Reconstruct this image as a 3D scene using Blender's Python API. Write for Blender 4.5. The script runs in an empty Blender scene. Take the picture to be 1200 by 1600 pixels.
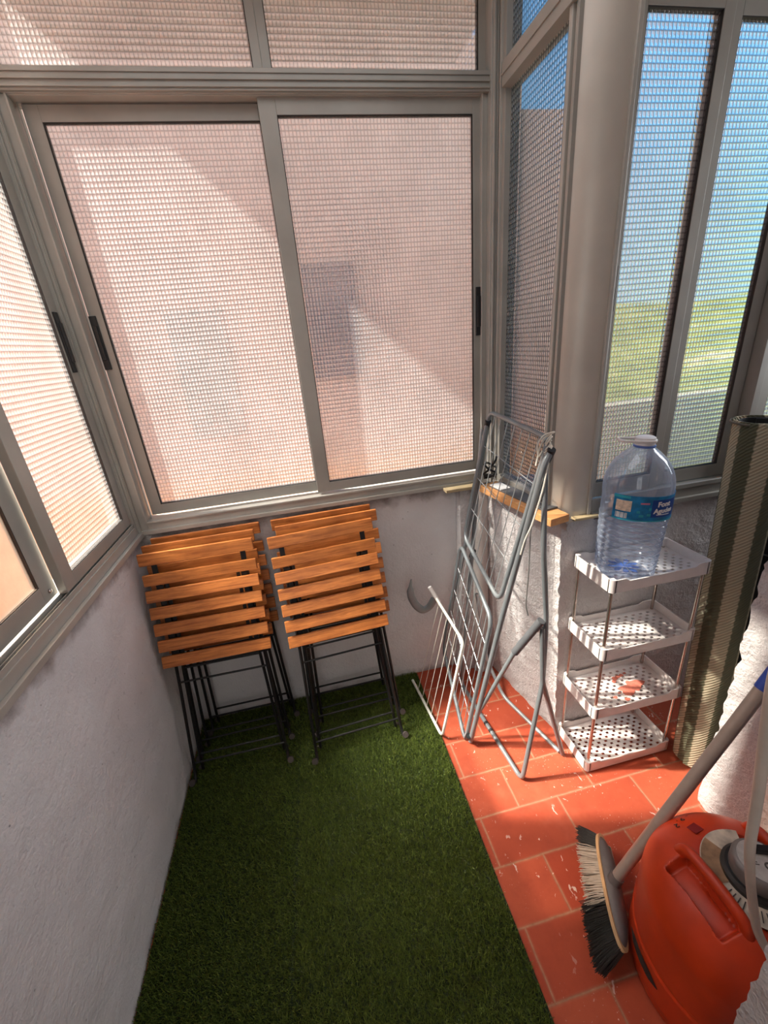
import bpy, bmesh, math, random
import numpy as np
from mathutils import Vector, Matrix, noise
random.seed(7); np.random.seed(7)
C = bpy.context.scene.collection
PI = math.pi

# ------------------------------------------------------------------ materials
def srgb(r, g, b):
    f = lambda c: (c/255/12.92) if c/255 <= 0.04045 else ((c/255+0.055)/1.055)**2.4
    return (f(r), f(g), f(b), 1)

class NT:
    def __init__(s, name):
        s.m = bpy.data.materials.new(name); s.m.use_nodes = True
        s.t = s.m.node_tree; s.t.nodes.clear()
        s.out = s.n('ShaderNodeOutputMaterial')
    def n(s, typ, **kw):
        nd = s.t.nodes.new(typ)
        for k, v in kw.items():
            if k.startswith('i_'): nd.inputs[k[2:].replace('_', ' ')].default_value = v
            else: setattr(nd, k, v)
        return nd
    def l(s, a, b): s.t.links.new(a, b)
    def math(s, op, a, b=None, c=None, clamp=False):
        nd = s.n('ShaderNodeMath', operation=op); nd.use_clamp = clamp
        for i, v in enumerate((a, b, c)):
            if v is None: continue
            if isinstance(v, (int, float)): nd.inputs[i].default_value = v
            else: s.l(v, nd.inputs[i])
        return nd.outputs[0]
    def mix(s, fac, a, b, mode='MIX'):
        nd = s.n('ShaderNodeMix', data_type='RGBA', blend_type=mode)
        for i, v in ((0, fac), (6, a), (7, b)):
            if isinstance(v, (int, float)): nd.inputs[i].default_value = v
            elif isinstance(v, tuple): nd.inputs[i].default_value = v
            else: s.l(v, nd.inputs[i])
        return nd.outputs[2]
    def pos(s, obj=False):
        if obj: return s.n('ShaderNodeTexCoord').outputs['Object']
        return s.n('ShaderNodeNewGeometry').outputs['Position']
    def noise(s, vec, scale, detail=3, rough=.55, out='Fac', dist=0):
        nd = s.n('ShaderNodeTexNoise'); s.l(vec, nd.inputs['Vector'])
        nd.inputs['Scale'].default_value = scale; nd.inputs['Detail'].default_value = detail
        nd.inputs['Roughness'].default_value = rough; nd.inputs['Distortion'].default_value = dist
        return nd.outputs[out]
    def ramp(s, fac, *stops):
        nd = s.n('ShaderNodeValToRGB'); s.l(fac, nd.inputs[0])
        e = nd.color_ramp.elements
        while len(e) < len(stops): e.new(.5)
        for k, (p, c) in enumerate(stops):
            e[k].position = p; e[k].color = c if isinstance(c, tuple) else (c, c, c, 1)
        return nd.outputs[0]
    def bump(s, h, strength, dist=.005, normal=None):
        nd = s.n('ShaderNodeBump'); nd.inputs['Strength'].default_value = strength
        nd.inputs['Distance'].default_value = dist; s.l(h, nd.inputs['Height'])
        if normal: s.l(normal, nd.inputs['Normal'])
        return nd.outputs[0]
    def pbr(s, col, rough=.5, metal=0, normal=None, spec=.5, **kw):
        nd = s.n('ShaderNodeBsdfPrincipled')
        if isinstance(col, tuple): nd.inputs['Base Color'].default_value = col
        else: s.l(col, nd.inputs['Base Color'])
        if isinstance(rough, (int, float)): nd.inputs['Roughness'].default_value = rough
        else: s.l(rough, nd.inputs['Roughness'])
        nd.inputs['Metallic'].default_value = metal
        nd.inputs['Specular IOR Level'].default_value = spec
        if normal: s.l(normal, nd.inputs['Normal'])
        for k, v in kw.items(): nd.inputs[k].default_value = v
        s.l(nd.outputs[0], s.out.inputs[0]); return nd

def simple(name, col, rough=.5, metal=0, vary=.08, scale=20, bump=0, bscale=200, spec=.5):
    t = NT(name); p = t.pos(True)
    f = t.noise(p, scale, 4)
    dark = tuple(c*(1-vary*2) for c in col[:3])+(1,); lite = tuple(min(1, c*(1+vary*2)) for c in col[:3])+(1,)
    c = t.ramp(f, (.3, dark), (.7, lite))
    nrm = t.bump(t.noise(p, bscale, 3), bump, .002) if bump else None
    t.pbr(c, rough, metal, nrm, spec); return t.m

def mat_wall(name, base, speck, bs=1.0, grime=.5):
    t = NT(name); p = t.pos()
    n1 = t.noise(p, 3.0, 5, .6); n2 = t.noise(p, 45, 4, .6); n3 = t.noise(p, 140, 3, .5)
    c = t.ramp(n1, (.3, tuple(x*.86 for x in base[:3])+(1,)), (.7, base))
    sp = t.ramp(n2, (.22, 1.0), (.33, 0.0))
    vor = t.n('ShaderNodeTexVoronoi'); vor.inputs['Scale'].default_value = 28; t.l(p, vor.inputs['Vector'])
    sp2 = t.ramp(vor.outputs['Distance'], (.03, 1.0), (.09, 0.0))
    gate = t.ramp(t.noise(p, 9, 2), (.52, 0.0), (.62, 1.0))
    sp2 = t.math('MULTIPLY', sp2, gate)
    c = t.mix(t.math('MULTIPLY', sp, .5), c, speck)
    c = t.mix(t.math('MULTIPLY', sp2, .75), c, speck)
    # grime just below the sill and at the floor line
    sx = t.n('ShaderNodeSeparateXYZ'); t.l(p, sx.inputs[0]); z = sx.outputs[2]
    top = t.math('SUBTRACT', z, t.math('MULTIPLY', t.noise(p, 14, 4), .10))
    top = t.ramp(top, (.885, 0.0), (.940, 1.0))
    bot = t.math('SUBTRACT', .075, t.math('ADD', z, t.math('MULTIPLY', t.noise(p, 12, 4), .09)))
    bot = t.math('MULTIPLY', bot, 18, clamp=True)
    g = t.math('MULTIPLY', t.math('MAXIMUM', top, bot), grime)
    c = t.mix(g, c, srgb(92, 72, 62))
    h = t.math('ADD', t.math('MULTIPLY', n2, .6), t.math('MULTIPLY', n3, .35))
    h = t.math('ADD', h, t.math('MULTIPLY', t.noise(p, 11, 3), 1.2))
    t.pbr(c, .85, 0, t.bump(h, min(1, .55*bs), .006*max(1, bs)), .2); return t.m

def mat_tile():
    t = NT('terracotta_tile'); p = t.pos()
    sx = t.n('ShaderNodeSeparateXYZ'); t.l(p, sx.inputs[0])
    wob = t.math('MULTIPLY', t.math('SUBTRACT', t.noise(p, 18, 2), .5), .004)
    x = t.math('ADD', sx.outputs[0], wob); y = t.math('ADD', sx.outputs[1], wob)
    v = t.math('DIVIDE', t.math('SUBTRACT', y, .4390-20*.1545), .1545)
    row = t.math('FLOOR', v); fy = t.math('FRACT', v)
    odd = t.math('MODULO', row, 2.0)
    u = t.math('DIVIDE', t.math('SUBTRACT', x, t.math('ADD', .40-30*.30, t.math('MULTIPLY', odd, .15))), .30)
    col = t.math('FLOOR', u); fx = t.math('FRACT', u)
    dx = t.math('MULTIPLY', t.math('MINIMUM', fx, t.math('SUBTRACT', 1.0, fx)), .30)
    dy = t.math('MULTIPLY', t.math('MINIMUM', fy, t.math('SUBTRACT', 1.0, fy)), .1545)
    d = t.math('MINIMUM', dx, dy)
    grout = t.ramp(d, (.0028, 1.0), (.0042, 0.0))
    cb = t.n('ShaderNodeCombineXYZ'); t.l(col, cb.inputs[0]); t.l(row, cb.inputs[1])
    wn = t.n('ShaderNodeTexWhiteNoise', noise_dimensions='2D'); t.l(cb.outputs[0], wn.inputs['Vector'])
    base = t.mix(wn.outputs['Value'], srgb(158, 66, 44), srgb(184, 90, 63))
    n = t.noise(p, 14, 5, .65)
    base = t.mix(t.math('MULTIPLY', t.ramp(n, (.45, 0.0), (.75, 1.0)), .45), base, srgb(138, 54, 40))
    n2 = t.noise(p, 5, 4, .6)
    base = t.mix(t.math('MULTIPLY', t.ramp(n2, (.55, 0.0), (.8, 1.0)), .4), base, srgb(214, 120, 92))
    # paint drips and plaster flecks
    mp = t.n('ShaderNodeMapping'); t.l(p, mp.inputs[0]); mp.inputs['Scale'].default_value = (1, .7, 1)
    pn = t.noise(mp.outputs[0], 42, 3, .6, dist=.6)
    pn2 = t.ramp(t.noise(p, 6, 2), (.45, 0.0), (.62, 1.0))
    pm = t.math('MULTIPLY', t.ramp(pn, (.655, 0.0), (.675, 1.0)), pn2)
    fn = t.ramp(t.noise(p, 170, 2), (.685, 0.0), (.71, 1.0))
    pm = t.math('MAXIMUM', pm, t.math('MULTIPLY', fn, t.ramp(t.noise(p, 4.3, 2), (.5, 0.0), (.62, 1.0))))
    c = t.mix(grout, base, t.mix(t.noise(p, 60, 3), srgb(140, 100, 78), srgb(192, 146, 118)))
    c = t.mix(t.math('MULTIPLY', pm, .9), c, srgb(226, 206, 198))
    h = t.math('SUBTRACT', t.math('MULTIPLY', t.noise(p, 60, 3), .3), grout)
    t.pbr(c, .58, 0, t.bump(h, .5, .002), .22); return t.m

def mat_glass(name, grid=True, tint=(1, 1, 1), dshare=.30, rshare=.5, tlshare=.35, edge=.66):
    t = NT(name); p = t.pos()
    sx = t.n('ShaderNodeSeparateXYZ'); t.l(p, sx.inputs[0])
    if grid:
        u = t.math('DIVIDE', t.math('ADD', sx.outputs[0], sx.outputs[1]), .0112)
        v = t.math('DIVIDE', sx.outputs[2], .0148)
        fu = t.math('SUBTRACT', t.math('FRACT', t.math('ADD', u, 200)), .5)
        fv = t.math('SUBTRACT', t.math('FRACT', v), .5)
        # each cell a little pillow: parabolic in both directions
        h = t.math('ADD', t.math('MULTIPLY', fu, fu), t.math('MULTIPLY', t.math('MULTIPLY', fv, fv), 1.5))
        h = t.math('ADD', h, t.math('MULTIPLY', t.noise(p, 90, 2), .12))
        h = t.math('MULTIPLY', h, -1.0)
        nrm = t.bump(h, 1.0, .011)
        ed = t.math('MAXIMUM', t.math('ABSOLUTE', fu), t.math('ABSOLUTE', fv))
        shade = t.ramp(ed, (.30, 1.0), (.47, edge))
    else:
        nrm = t.bump(t.noise(p, 130, 3), .25, .002)
        shade = t.ramp(t.noise(p, 60, 2), (0., .95), (1., 1.0))
    tint4 = tuple(tint)+(1,)
    shc = t.mix(1.0, shade, tint4, 'MULTIPLY')
    dirt = t.ramp(t.noise(p, 6, 5, .7), (.35, .82), (.75, 1.0))
    shc = t.mix(1.0, shc, dirt, 'MULTIPLY')
    tr = t.n('ShaderNodeBsdfTransparent'); t.l(shc, tr.inputs[0])
    rf = t.n('ShaderNodeBsdfRefraction'); rf.inputs['IOR'].default_value = 1.28
    rf.inputs['Roughness'].default_value = .08 if grid else .35
    t.l(shc, rf.inputs[0]); t.l(nrm, rf.inputs['Normal'])
    tl = t.n('ShaderNodeBsdfTranslucent'); t.l(shc, tl.inputs[0]); t.l(nrm, tl.inputs['Normal'])
    df = t.n('ShaderNodeBsdfDiffuse'); t.l(shc, df.inputs[0]); t.l(nrm, df.inputs['Normal'])
    gl = t.n('ShaderNodeBsdfGlossy'); gl.inputs['Roughness'].default_value = .12; t.l(nrm, gl.inputs['Normal'])
    def mx(f, a, b):
        m = t.n('ShaderNodeMixShader'); m.inputs[0].default_value = f
        t.l(a, m.inputs[1]); t.l(b, m.inputs[2]); return m.outputs[0]
    diff = mx(tlshare, tl.outputs[0], df.outputs[0])
    a = mx(rshare, tr.outputs[0], rf.outputs[0])
    b = mx(dshare, a, diff)
    c = mx(.05, b, gl.outputs[0])
    t.l(c, t.out.inputs[0]); return t.m

def mat_wood(name, a, b, rough=.38):
    t = NT(name); p = t.pos(True)
    mp = t.n('ShaderNodeMapping'); t.l(p, mp.inputs[0]); mp.inputs['Scale'].default_value = (3, 30, 45)
    inf = t.n('ShaderNodeObjectInfo')
    add = t.n('ShaderNodeVectorMath', operation='ADD'); t.l(mp.outputs[0], add.inputs[0]); t.l(inf.outputs['Random'], add.inputs[1])
    g = t.noise(add.outputs[0], 2.2, 5, .65, dist=.8)
    f = t.noise(p, 9, 3)
    c = t.ramp(g, (.32, a), (.68, b))
    c = t.mix(t.math('MULTIPLY', t.ramp(f, (.45, 0.0), (.75, 1.0)), .4), c, tuple(x*.5 for x in a[:3])+(1,))
    t.pbr(c, rough, 0, t.bump(g, .15, .001), .5); return t.m

M = {}
M['wall'] = mat_wall('white_render', srgb(230, 229, 230), srgb(104, 98, 96), 1.35, .8)
M['wall_rough'] = mat_wall('rough_white_render', srgb(216, 212, 212), srgb(132, 122, 120), 2.2, .35)
M['ceil'] = simple('ceiling_paint', srgb(190, 184, 176), .9)
M['tile'] = mat_tile()
M['alu'] = simple('grey_aluminium', srgb(158, 155, 148), .42, .15, .05, 6, .05, 400)
M['alu_l'] = simple('pale_aluminium', srgb(172, 169, 162), .4, .15, .05, 6)
M['post'] = simple('post_aluminium', srgb(200, 194, 184), .40, .1, .04, 5)
M['black'] = simple('black_plastic', srgb(24, 24, 26), .45)
M['gasket'] = simple('rubber_gasket', srgb(40, 36, 34), .8)
M['glass'] = mat_glass('gridded_glass', True, (1, 1, 1), .30, .60, .3)
M['glass_left'] = mat_glass('gridded_glass_sunny', True, (.95, .94, .91), .09, .38, .3)
M['glass_right'] = mat_glass('gridded_glass_clear', True, (1, 1, 1), .10, .64, .3, .40)
M['glass_f'] = mat_glass('frosted_glass', False, (.92, .72, .57), .16, .85, .6)
M['wood'] = mat_wood('oiled_acacia', srgb(150, 80, 34), srgb(216, 134, 68))
M['plank'] = mat_wood('pine_plank', srgb(204, 140, 84), srgb(230, 176, 120), .6)
M['palewood'] = mat_wood('weathered_wood', srgb(150, 132, 100), srgb(196, 176, 138), .8)
M['blackmetal'] = simple('black_metal', srgb(32, 31, 32), .42, .3)
M['foot'] = simple('brown_rubber', srgb(70, 60, 58), .7)
M['rack'] = simple('grey_coated_steel', srgb(128, 134, 138), .36, .35, .05)
M['rack_d'] = simple('dark_grey_plastic', srgb(92, 94, 98), .5)
M['wire'] = simple('grey_wire', srgb(160, 165, 168), .35, .35)
M['white_steel'] = simple('white_coated_steel', srgb(226, 226, 216), .35)
M['white_pl'] = simple('white_plastic', srgb(236, 230, 228), .42, 0, .03)
M['chrome'] = simple('chrome', srgb(190, 178, 170), .22, .9)
M['cord'] = simple('white_cord', srgb(226, 220, 208), .8)
M['greycord'] = simple('grey_cord', srgb(110, 110, 108), .7)
M['orange'] = simple('orange_shell', srgb(196, 60, 24), .38, 0, .10, 7, .05, 300)
M['dkred'] = simple('dark_red_label', srgb(120, 20, 22), .5)
M['slot_dark'] = simple('slot_shade', srgb(18, 8, 6), .9)
M['reggrey'] = simple('regulator_grey', srgb(132, 128, 126), .4, .3)
M['regtop'] = simple('regulator_top', srgb(196, 194, 190), .4, .1, .08, 60)
M['ink'] = simple('ink', srgb(50, 30, 28), .8)
M['inkgrey'] = simple('grey_ink', srgb(70, 68, 66), .8)
M['tag'] = simple('paper_tag', srgb(206, 196, 180), .7, 0, .2, 30)
M['tagbrown'] = simple('stained_tag', srgb(150, 120, 92), .7, 0, .3, 26)
M['hose'] = simple('white_hose', srgb(206, 198, 186), .5, 0, .06, 12)
M['bristle_b'] = simple('black_bristle', srgb(20, 19, 20), .7)
M['bristle_g'] = simple('grey_bristle', srgb(176, 166, 156), .75)
M['brushbody'] = simple('dark_grey_rubber', srgb(78, 74, 76), .45)
M['tan'] = simple('tan_rim', srgb(192, 158, 118), .5)
M['handle'] = simple('painted_tube', srgb(150, 142, 140), .35, .4, .08, 12)
M['blue'] = simple('blue_grip', srgb(32, 58, 140), .4)
M['slate'] = simple('grey_sheet', srgb(96, 96, 98), .8)
M['paper'] = simple('white_paper', srgb(232, 230, 226), .8)
M['blackmat'] = simple('black_foam', srgb(30, 31, 33), .75, 0, .1, 30, .3, 120)
M['powder'] = simple('terracotta_dust', srgb(222, 128, 108), .9, 0, .1, 80)
M['pipe_pl'] = mat_wall('painted_pipe', srgb(204, 198, 194), srgb(120, 108, 100), 1.0, .4)
M['lbl_blue'] = simple('label_blue', srgb(20, 124, 178), .35, 0, .25, 30)
M['lbl_dark'] = simple('label_dark_blue', srgb(18, 70, 150), .35, 0, .1, 30)
M['lbl_edge'] = simple('label_turquoise', srgb(52, 168, 186), .35)
M['white_ink'] = simple('white_ink', srgb(240, 244, 246), .5)
M['pink_ink'] = simple('pink_ink', srgb(200, 120, 150), .5)
M['lbl_cream'] = simple('label_cream', srgb(222, 206, 186), .5, 0, .15, 90)
M['green_lbl'] = simple('green_ink', srgb(60, 130, 90), .5)

def mat_plastic_clear():
    t = NT('clear_blue_plastic'); p = t.pos(True)
    lw = t.n('ShaderNodeLayerWeight'); lw.inputs[0].default_value = .35
    tr = t.n('ShaderNodeBsdfTransparent'); tr.inputs[0].default_value = (.90, .94, .985, 1)
    sp = t.ramp(t.noise(p, 260, 2), (.55, 0.0), (.7, 1.0))
    g = t.n('ShaderNodeBsdfGlossy'); g.inputs['Roughness'].default_value = .09; g.inputs[0].default_value = (.9, .94, 1, 1)
    d = t.n('ShaderNodeBsdfDiffuse'); d.inputs[0].default_value = (.62, .70, .86, 1)
    tl = t.n('ShaderNodeBsdfTranslucent'); tl.inputs[0].default_value = (.62, .70, .86, 1)
    m0 = t.n('ShaderNodeMixShader'); m0.inputs[0].default_value = .5
    t.l(d.outputs[0], m0.inputs[1]); t.l(tl.outputs[0], m0.inputs[2])
    m1 = t.n('ShaderNodeMixShader'); t.l(g.outputs[0], m1.inputs[1]); t.l(m0.outputs[0], m1.inputs[2]); m1.inputs[0].default_value = .62
    m2 = t.n('ShaderNodeMixShader'); t.l(tr.outputs[0], m2.inputs[1]); t.l(m1.outputs[0], m2.inputs[2])
    f = t.math('ADD', t.math('MULTIPLY', lw.outputs['Facing'], .70), t.math('ADD', .15, t.math('MULTIPLY', sp, .14)), clamp=True)
    t.l(f, m2.inputs[0]); t.l(m2.outputs[0], t.out.inputs[0]); return t.m
M['jug'] = mat_plastic_clear()

def mat_turf():
    t = NT('turf_blade'); p = t.pos()
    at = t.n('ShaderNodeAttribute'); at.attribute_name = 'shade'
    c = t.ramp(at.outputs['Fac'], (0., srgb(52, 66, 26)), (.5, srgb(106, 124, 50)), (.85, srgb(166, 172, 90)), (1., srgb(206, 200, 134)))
    pr = t.pbr(c, .55, 0, None, .3); 
    tl = t.n('ShaderNodeBsdfTranslucent'); t.l(c, tl.inputs[0])
    mx = t.n('ShaderNodeMixShader'); mx.inputs[0].default_value = .25
    t.l(pr.outputs[0], mx.inputs[1]); t.l(tl.outputs[0], mx.inputs[2]); t.l(mx.outputs[0], t.out.inputs[0])
    return t.m
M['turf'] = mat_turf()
M['turfbase'] = simple('turf_backing', srgb(26, 40, 14), .95, 0, .3, 120)

def mat_roll():
    t = NT('woven_stripes'); p = t.pos(True)
    sx = t.n('ShaderNodeSeparateXYZ'); t.l(p, sx.inputs[0])
    ang = t.math('ARCTAN2', sx.outputs[1], sx.outputs[0])
    zig = t.math('MULTIPLY', t.math('PINGPONG', sx.outputs[2], .012), 3.0)
    a = t.math('ADD', t.math('MULTIPLY', t.math('ADD', ang, .35), .80), zig)
    st = t.math('PINGPONG', a, .5)
    fac = t.ramp(st, (.24, 0.0), (.28, 1.0))
    d = t.math('SINE', t.math('MULTIPLY', t.math('ADD', t.math('MULTIPLY', ang, .055), t.math('MULTIPLY', sx.outputs[2], -1.0)), 560.))
    c = t.mix(fac, srgb(96, 98, 78), srgb(208, 196, 168))
    c = t.mix(t.math('MULTIPLY', t.ramp(d, (.35, 1.0), (.75, 0.0)), .45), c, srgb(84, 80, 62))
    c = t.mix(t.math('MULTIPLY', t.noise(p, 8, 3), .3), c, srgb(90, 84, 70))
    t.pbr(c, .8, 0, t.bump(d, .5, .0015), .2); return t.m
M['roll'] = mat_roll()

def mat_ext(name, lo, hi, zcut, emit=0):
    t = NT(name); p = t.pos(); sx = t.n('ShaderNodeSeparateXYZ'); t.l(p, sx.inputs[0])
    f = t.math('MULTIPLY', t.math('SUBTRACT', sx.outputs[2], zcut-.1), 5.0, clamp=True)
    c = t.mix(f, lo, hi); c = t.mix(t.math('MULTIPLY', t.noise(p, 2, 4), .2), c, tuple(x*.75 for x in hi[:3])+(1,))
    t.pbr(c, .9, 0, None, .1); return t.m
M['ext_pink'] = mat_ext('pink_facade', srgb(222, 168, 120), srgb(200, 168, 150), .72)
M['ext_white'] = mat_ext('cream_facade', srgb(236, 200, 168), srgb(236, 232, 224), .9)
M['ext_dark'] = simple('dark_opening', srgb(66, 62, 74), .7)
M['ext_peach'] = simple('peach_render', srgb(214, 142, 104), .9, 0, .04, 2)
M['ext_grey'] = simple('pale_parapet', srgb(150, 146, 136), .9)
M['hill'] = None
def mat_hill():
    t = NT('green_hillside'); p = t.pos()
    c = t.ramp(t.noise(p, .35, 5, .7), (.3, srgb(36, 44, 30)), (.5, srgb(70, 78, 36)), (.62, srgb(92, 94, 58)), (.75, srgb(140, 134, 120)))
    t.pbr(c, .95, 0, None, .1); return t.m
M['hill'] = mat_hill()

# ------------------------------------------------------------------ geometry helpers
def link(o, parent=None):
    C.objects.link(o)
    if parent is not None: o.parent = parent
    return o
def root(name, label=None, cat=None, loc=(0, 0, 0), group=None, kind=None, rot=None):
    o = bpy.data.objects.new(name, None); o.empty_display_size = .05; C.objects.link(o)
    o.location = loc
    if rot: o.rotation_euler = rot
    return tag(o, label, cat, group, kind)
def tag(o, label=None, cat=None, group=None, kind=None):
    if label: o['label'] = label
    if cat: o['category'] = cat
    if group: o['group'] = group
    if kind: o['kind'] = kind
    return o

def fillet(pts, rad, n=5):
    pts = [Vector(p) for p in pts]; out = [pts[0]]
    for i in range(1, len(pts)-1):
        a, b, c = pts[i-1], pts[i], pts[i+1]
        u = (a-b); v = (c-b); r = min(rad, u.length*.45, v.length*.45)
        p0 = b+u.normalized()*r; p2 = b+v.normalized()*r
        for k in range(n+1):
            t = k/n; out.append(p0*(1-t)**2+b*2*t*(1-t)+p2*t*t)
    out.append(pts[-1]); return out

class MB:
    def __init__(s): s.v = []; s.f = []
    def box(s, x0, x1, y0, y1, z0, z1, mtx=None):
        b = len(s.v)
        P = [Vector((x, y, z)) for z in (z0, z1) for y in (y0, y1) for x in (x0, x1)]
        if mtx: P = [mtx @ p for p in P]
        s.v += P
        for q in ((0, 2, 3, 1), (4, 5, 7, 6), (0, 1, 5, 4), (2, 6, 7, 3), (0, 4, 6, 2), (1, 3, 7, 5)): s.f.append([b+i for i in q])
        return s
    def hexa(s, P):
        b = len(s.v); s.v += [Vector(p) for p in P]
        for q in ((0, 2, 3, 1), (4, 5, 7, 6), (0, 1, 5, 4), (2, 6, 7, 3), (0, 4, 6, 2), (1, 3, 7, 5)): s.f.append([b+i for i in q])
        return s
    def prism(s, poly, d, axis='y', off=0):
        # poly: 2D pts; extrude
        n = len(poly); b = len(s.v)
        for e in (off, off+d):
            for (p, q) in poly:
                s.v.append(Vector((p, e, q)) if axis == 'y' else (Vector((p, q, e)) if axis == 'z' else Vector((e, p, q))))
        s.f.append([b+i for i in range(n)][::-1]); s.f.append([b+n+i for i in range(n)])
        for i in range(n): j = (i+1) % n; s.f.append([b+i, b+j, b+n+j, b+n+i])
        return s
    def tube(s, pts, r, n=10, cap=True, closed=False, flat=None):
        pts = [Vector(p) for p in pts]; m = len(pts); b = len(s.v)
        T = []
        for i in range(m):
            a = pts[(i-1) % m] if (closed or i > 0) else pts[i]; c = pts[(i+1) % m] if (closed or i < m-1) else pts[i]
            T.append((c-a).normalized())
        up = Vector((0, 0, 1)) if abs(T[0].z) < .9 else Vector((0, 1, 0))
        N = (up-T[0]*up.dot(T[0])).normalized()
        for i in range(m):
            N = (N-T[i]*N.dot(T[i])).normalized(); B = T[i].cross(N)
            rr = r[i] if isinstance(r, (list, tuple)) else r
            for k in range(n):
                a = 2*PI*k/n; f = flat or 1
                s.v.append(pts[i]+N*math.cos(a)*rr+B*math.sin(a)*rr*f)
        for i in range(m if closed else m-1):
            j = (i+1) % m
            for k in range(n):
                l = (k+1) % n; s.f.append([b+i*n+k, b+i*n+l, b+j*n+l, b+j*n+k])
        if cap and not closed:
            s.f.append([b+k for k in range(n)][::-1]); s.f.append([b+(m-1)*n+k for k in range(n)])
        return s
    def lathe(s, prof, n=48, mtx=None, cap=True, disp=None):
        b = len(s.v)
        for i, (r, z) in enumerate(prof):
            for k in range(n):
                a = 2*PI*k/n; p = Vector((r*math.cos(a), r*math.sin(a), z))
                if disp: p = disp(p, i)
                s.v.append(mtx @ p if mtx else p)
        m = len(prof)
        for i in range(m-1):
            for k in range(n):
                l = (k+1) % n; s.f.append([b+i*n+k, b+i*n+l, b+(i+1)*n+l, b+(i+1)*n+k])
        if cap:
            s.f.append([b+k for k in range(n)][::-1]); s.f.append([b+(m-1)*n+k for k in range(n)])
        return s
    def build(s, name, mat, parent=None, smooth=False, bevel=0, kind=None, label=None):
        me = bpy.data.meshes.new(name); me.from_pydata([tuple(p) for p in s.v], [], s.f); me.update()
        me.materials.append(mat)
        if smooth: me.polygons.foreach_set('use_smooth', [True]*len(me.polygons)); me.set_sharp_from_angle(angle=math.radians(40))
        o = bpy.data.objects.new(name, me); link(o, parent)
        if bevel:
            b = o.modifiers.new('bevel', 'BEVEL'); b.width = bevel; b.segments = 2; b.limit_method = 'ANGLE'
        if kind: o['kind'] = kind
        if label: o['label'] = label
        return o

def rough_hexa(name, P, step, amp, mat, kind='structure', scale=18, parent=None, ragged=0):
    """box-like block with eight given corners, finely gridded and pushed by noise so that its arrises look hand plastered"""
    bm = bmesh.new()
    P = [Vector(p) for p in P]
    L = [max((P[1]-P[0]).length, (P[5]-P[4]).length), (P[2]-P[0]).length, (P[4]-P[0]).length]
    N = [max(1, int(l/step)) for l in L]
    def tri(u, v, w):
        a = P[0].lerp(P[1], u).lerp(P[2].lerp(P[3], u), v); b = P[4].lerp(P[5], u).lerp(P[6].lerp(P[7], u), v)
        return a.lerp(b, w)
    cache = {}
    def V(i, j, k):
        key = (i, j, k)
        if key not in cache:
            p = tri(i/N[0], j/N[1], k/N[2])
            q = p*scale; d = Vector((noise.noise(q), noise.noise(q+Vector((9, 3, 1))), noise.noise(q+Vector((2, 7, 5)))))
            q2 = p*scale*3.1; d += .45*Vector((noise.noise(q2), noise.noise(q2+Vector((9, 3, 1))), noise.noise(q2+Vector((2, 7, 5)))))
            e = 1.0
            on = sum((i in (0, N[0]), j in (0, N[1]), k in (0, N[2])))
            if ragged and on >= 2: e = ragged
            if k == 0: d.z = 0
            cache[key] = bm.verts.new(p+d*amp*e)
        return cache[key]
    def F(a, b, c, d): bm.faces.new((a, b, c, d))
    for i in range(N[0]):
        for j in range(N[1]):
            F(V(i, j, 0), V(i, j+1, 0), V(i+1, j+1, 0), V(i+1, j, 0)); F(V(i, j, N[2]), V(i+1, j, N[2]), V(i+1, j+1, N[2]), V(i, j+1, N[2]))
    for i in range(N[0]):
        for k in range(N[2]):
            F(V(i, 0, k), V(i+1, 0, k), V(i+1, 0, k+1), V(i, 0, k+1)); F(V(i, N[1], k), V(i, N[1], k+1), V(i+1, N[1], k+1), V(i+1, N[1], k))
    for j in range(N[1]):
        for k in range(N[2]):
            F(V(0, j, k), V(0, j, k+1), V(0, j+1, k+1), V(0, j+1, k)); F(V(N[0], j, k), V(N[0], j+1, k), V(N[0], j+1, k+1), V(N[0], j, k+1))
    me = bpy.data.meshes.new(name); bm.to_mesh(me); bm.free(); me.materials.append(mat)
    me.polygons.foreach_set('use_smooth', [True]*len(me.polygons)); me.set_sharp_from_angle(angle=math.radians(50))
    o = bpy.data.objects.new(name, me); link(o, parent)
    if kind: o['kind'] = kind
    return o
def rough_box(name, x0, x1, y0, y1, z0, z1, **kw):
    return rough_hexa(name, [(x, y, z) for z in (z0, z1) for y in (y0, y1) for x in (x0, x1)], **kw)

# ------------------------------------------------------------------ the setting
YB = 1.646; XL = -.68; YR = 1.15; H = 1.6
MB().box(-1.0, 2.4, -1.3, 2.0, -.12, 0).build('floor', M['tile'], kind='structure')
MB().box(-.71, 2.4, -1.3, 1.30, 2.62, 2.78).box(-.71, .84, 1.30, 2.15, 2.62, 2.78).build('ceiling', M['ceil'], kind='structure')
rough_box('wall_left', -.86, XL, -1.3, 1.83, -.0, .985, step=.03, amp=.0035, mat=M['wall'], scale=9)
rough_box('wall_back', XL, .80, YB, 1.83, 0, .985, step=.03, amp=.003, mat=M['wall'], scale=9)
rough_hexa('wall_return', [(.752, 1.645, 0), (1.05, 1.645, 0), (.850, 1.151, 0), (1.05, 1.151, 0)][0:0] or
           [(.850, 1.150, 0), (1.05, 1.150, 0), (.752, 1.65, 0), (1.05, 1.65, 0),
            (.800, 1.150, .972), (1.05, 1.150, .972), (.700, 1.65, .985), (1.05, 1.65, .985)],
           step=.012, amp=.0032, mat=M['wall_rough'], scale=26, ragged=1.9)
rough_box('wall_right_window', 1.04, 2.30, 1.153, 1.34, 0, .985, step=.02, amp=.003, mat=M['wall_rough'], scale=26)
rough_box('wall_pillar', .612, .745, 1.592, 1.66, 0, .985, step=.012, amp=.003, mat=M['wall_rough'], scale=30)
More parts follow.
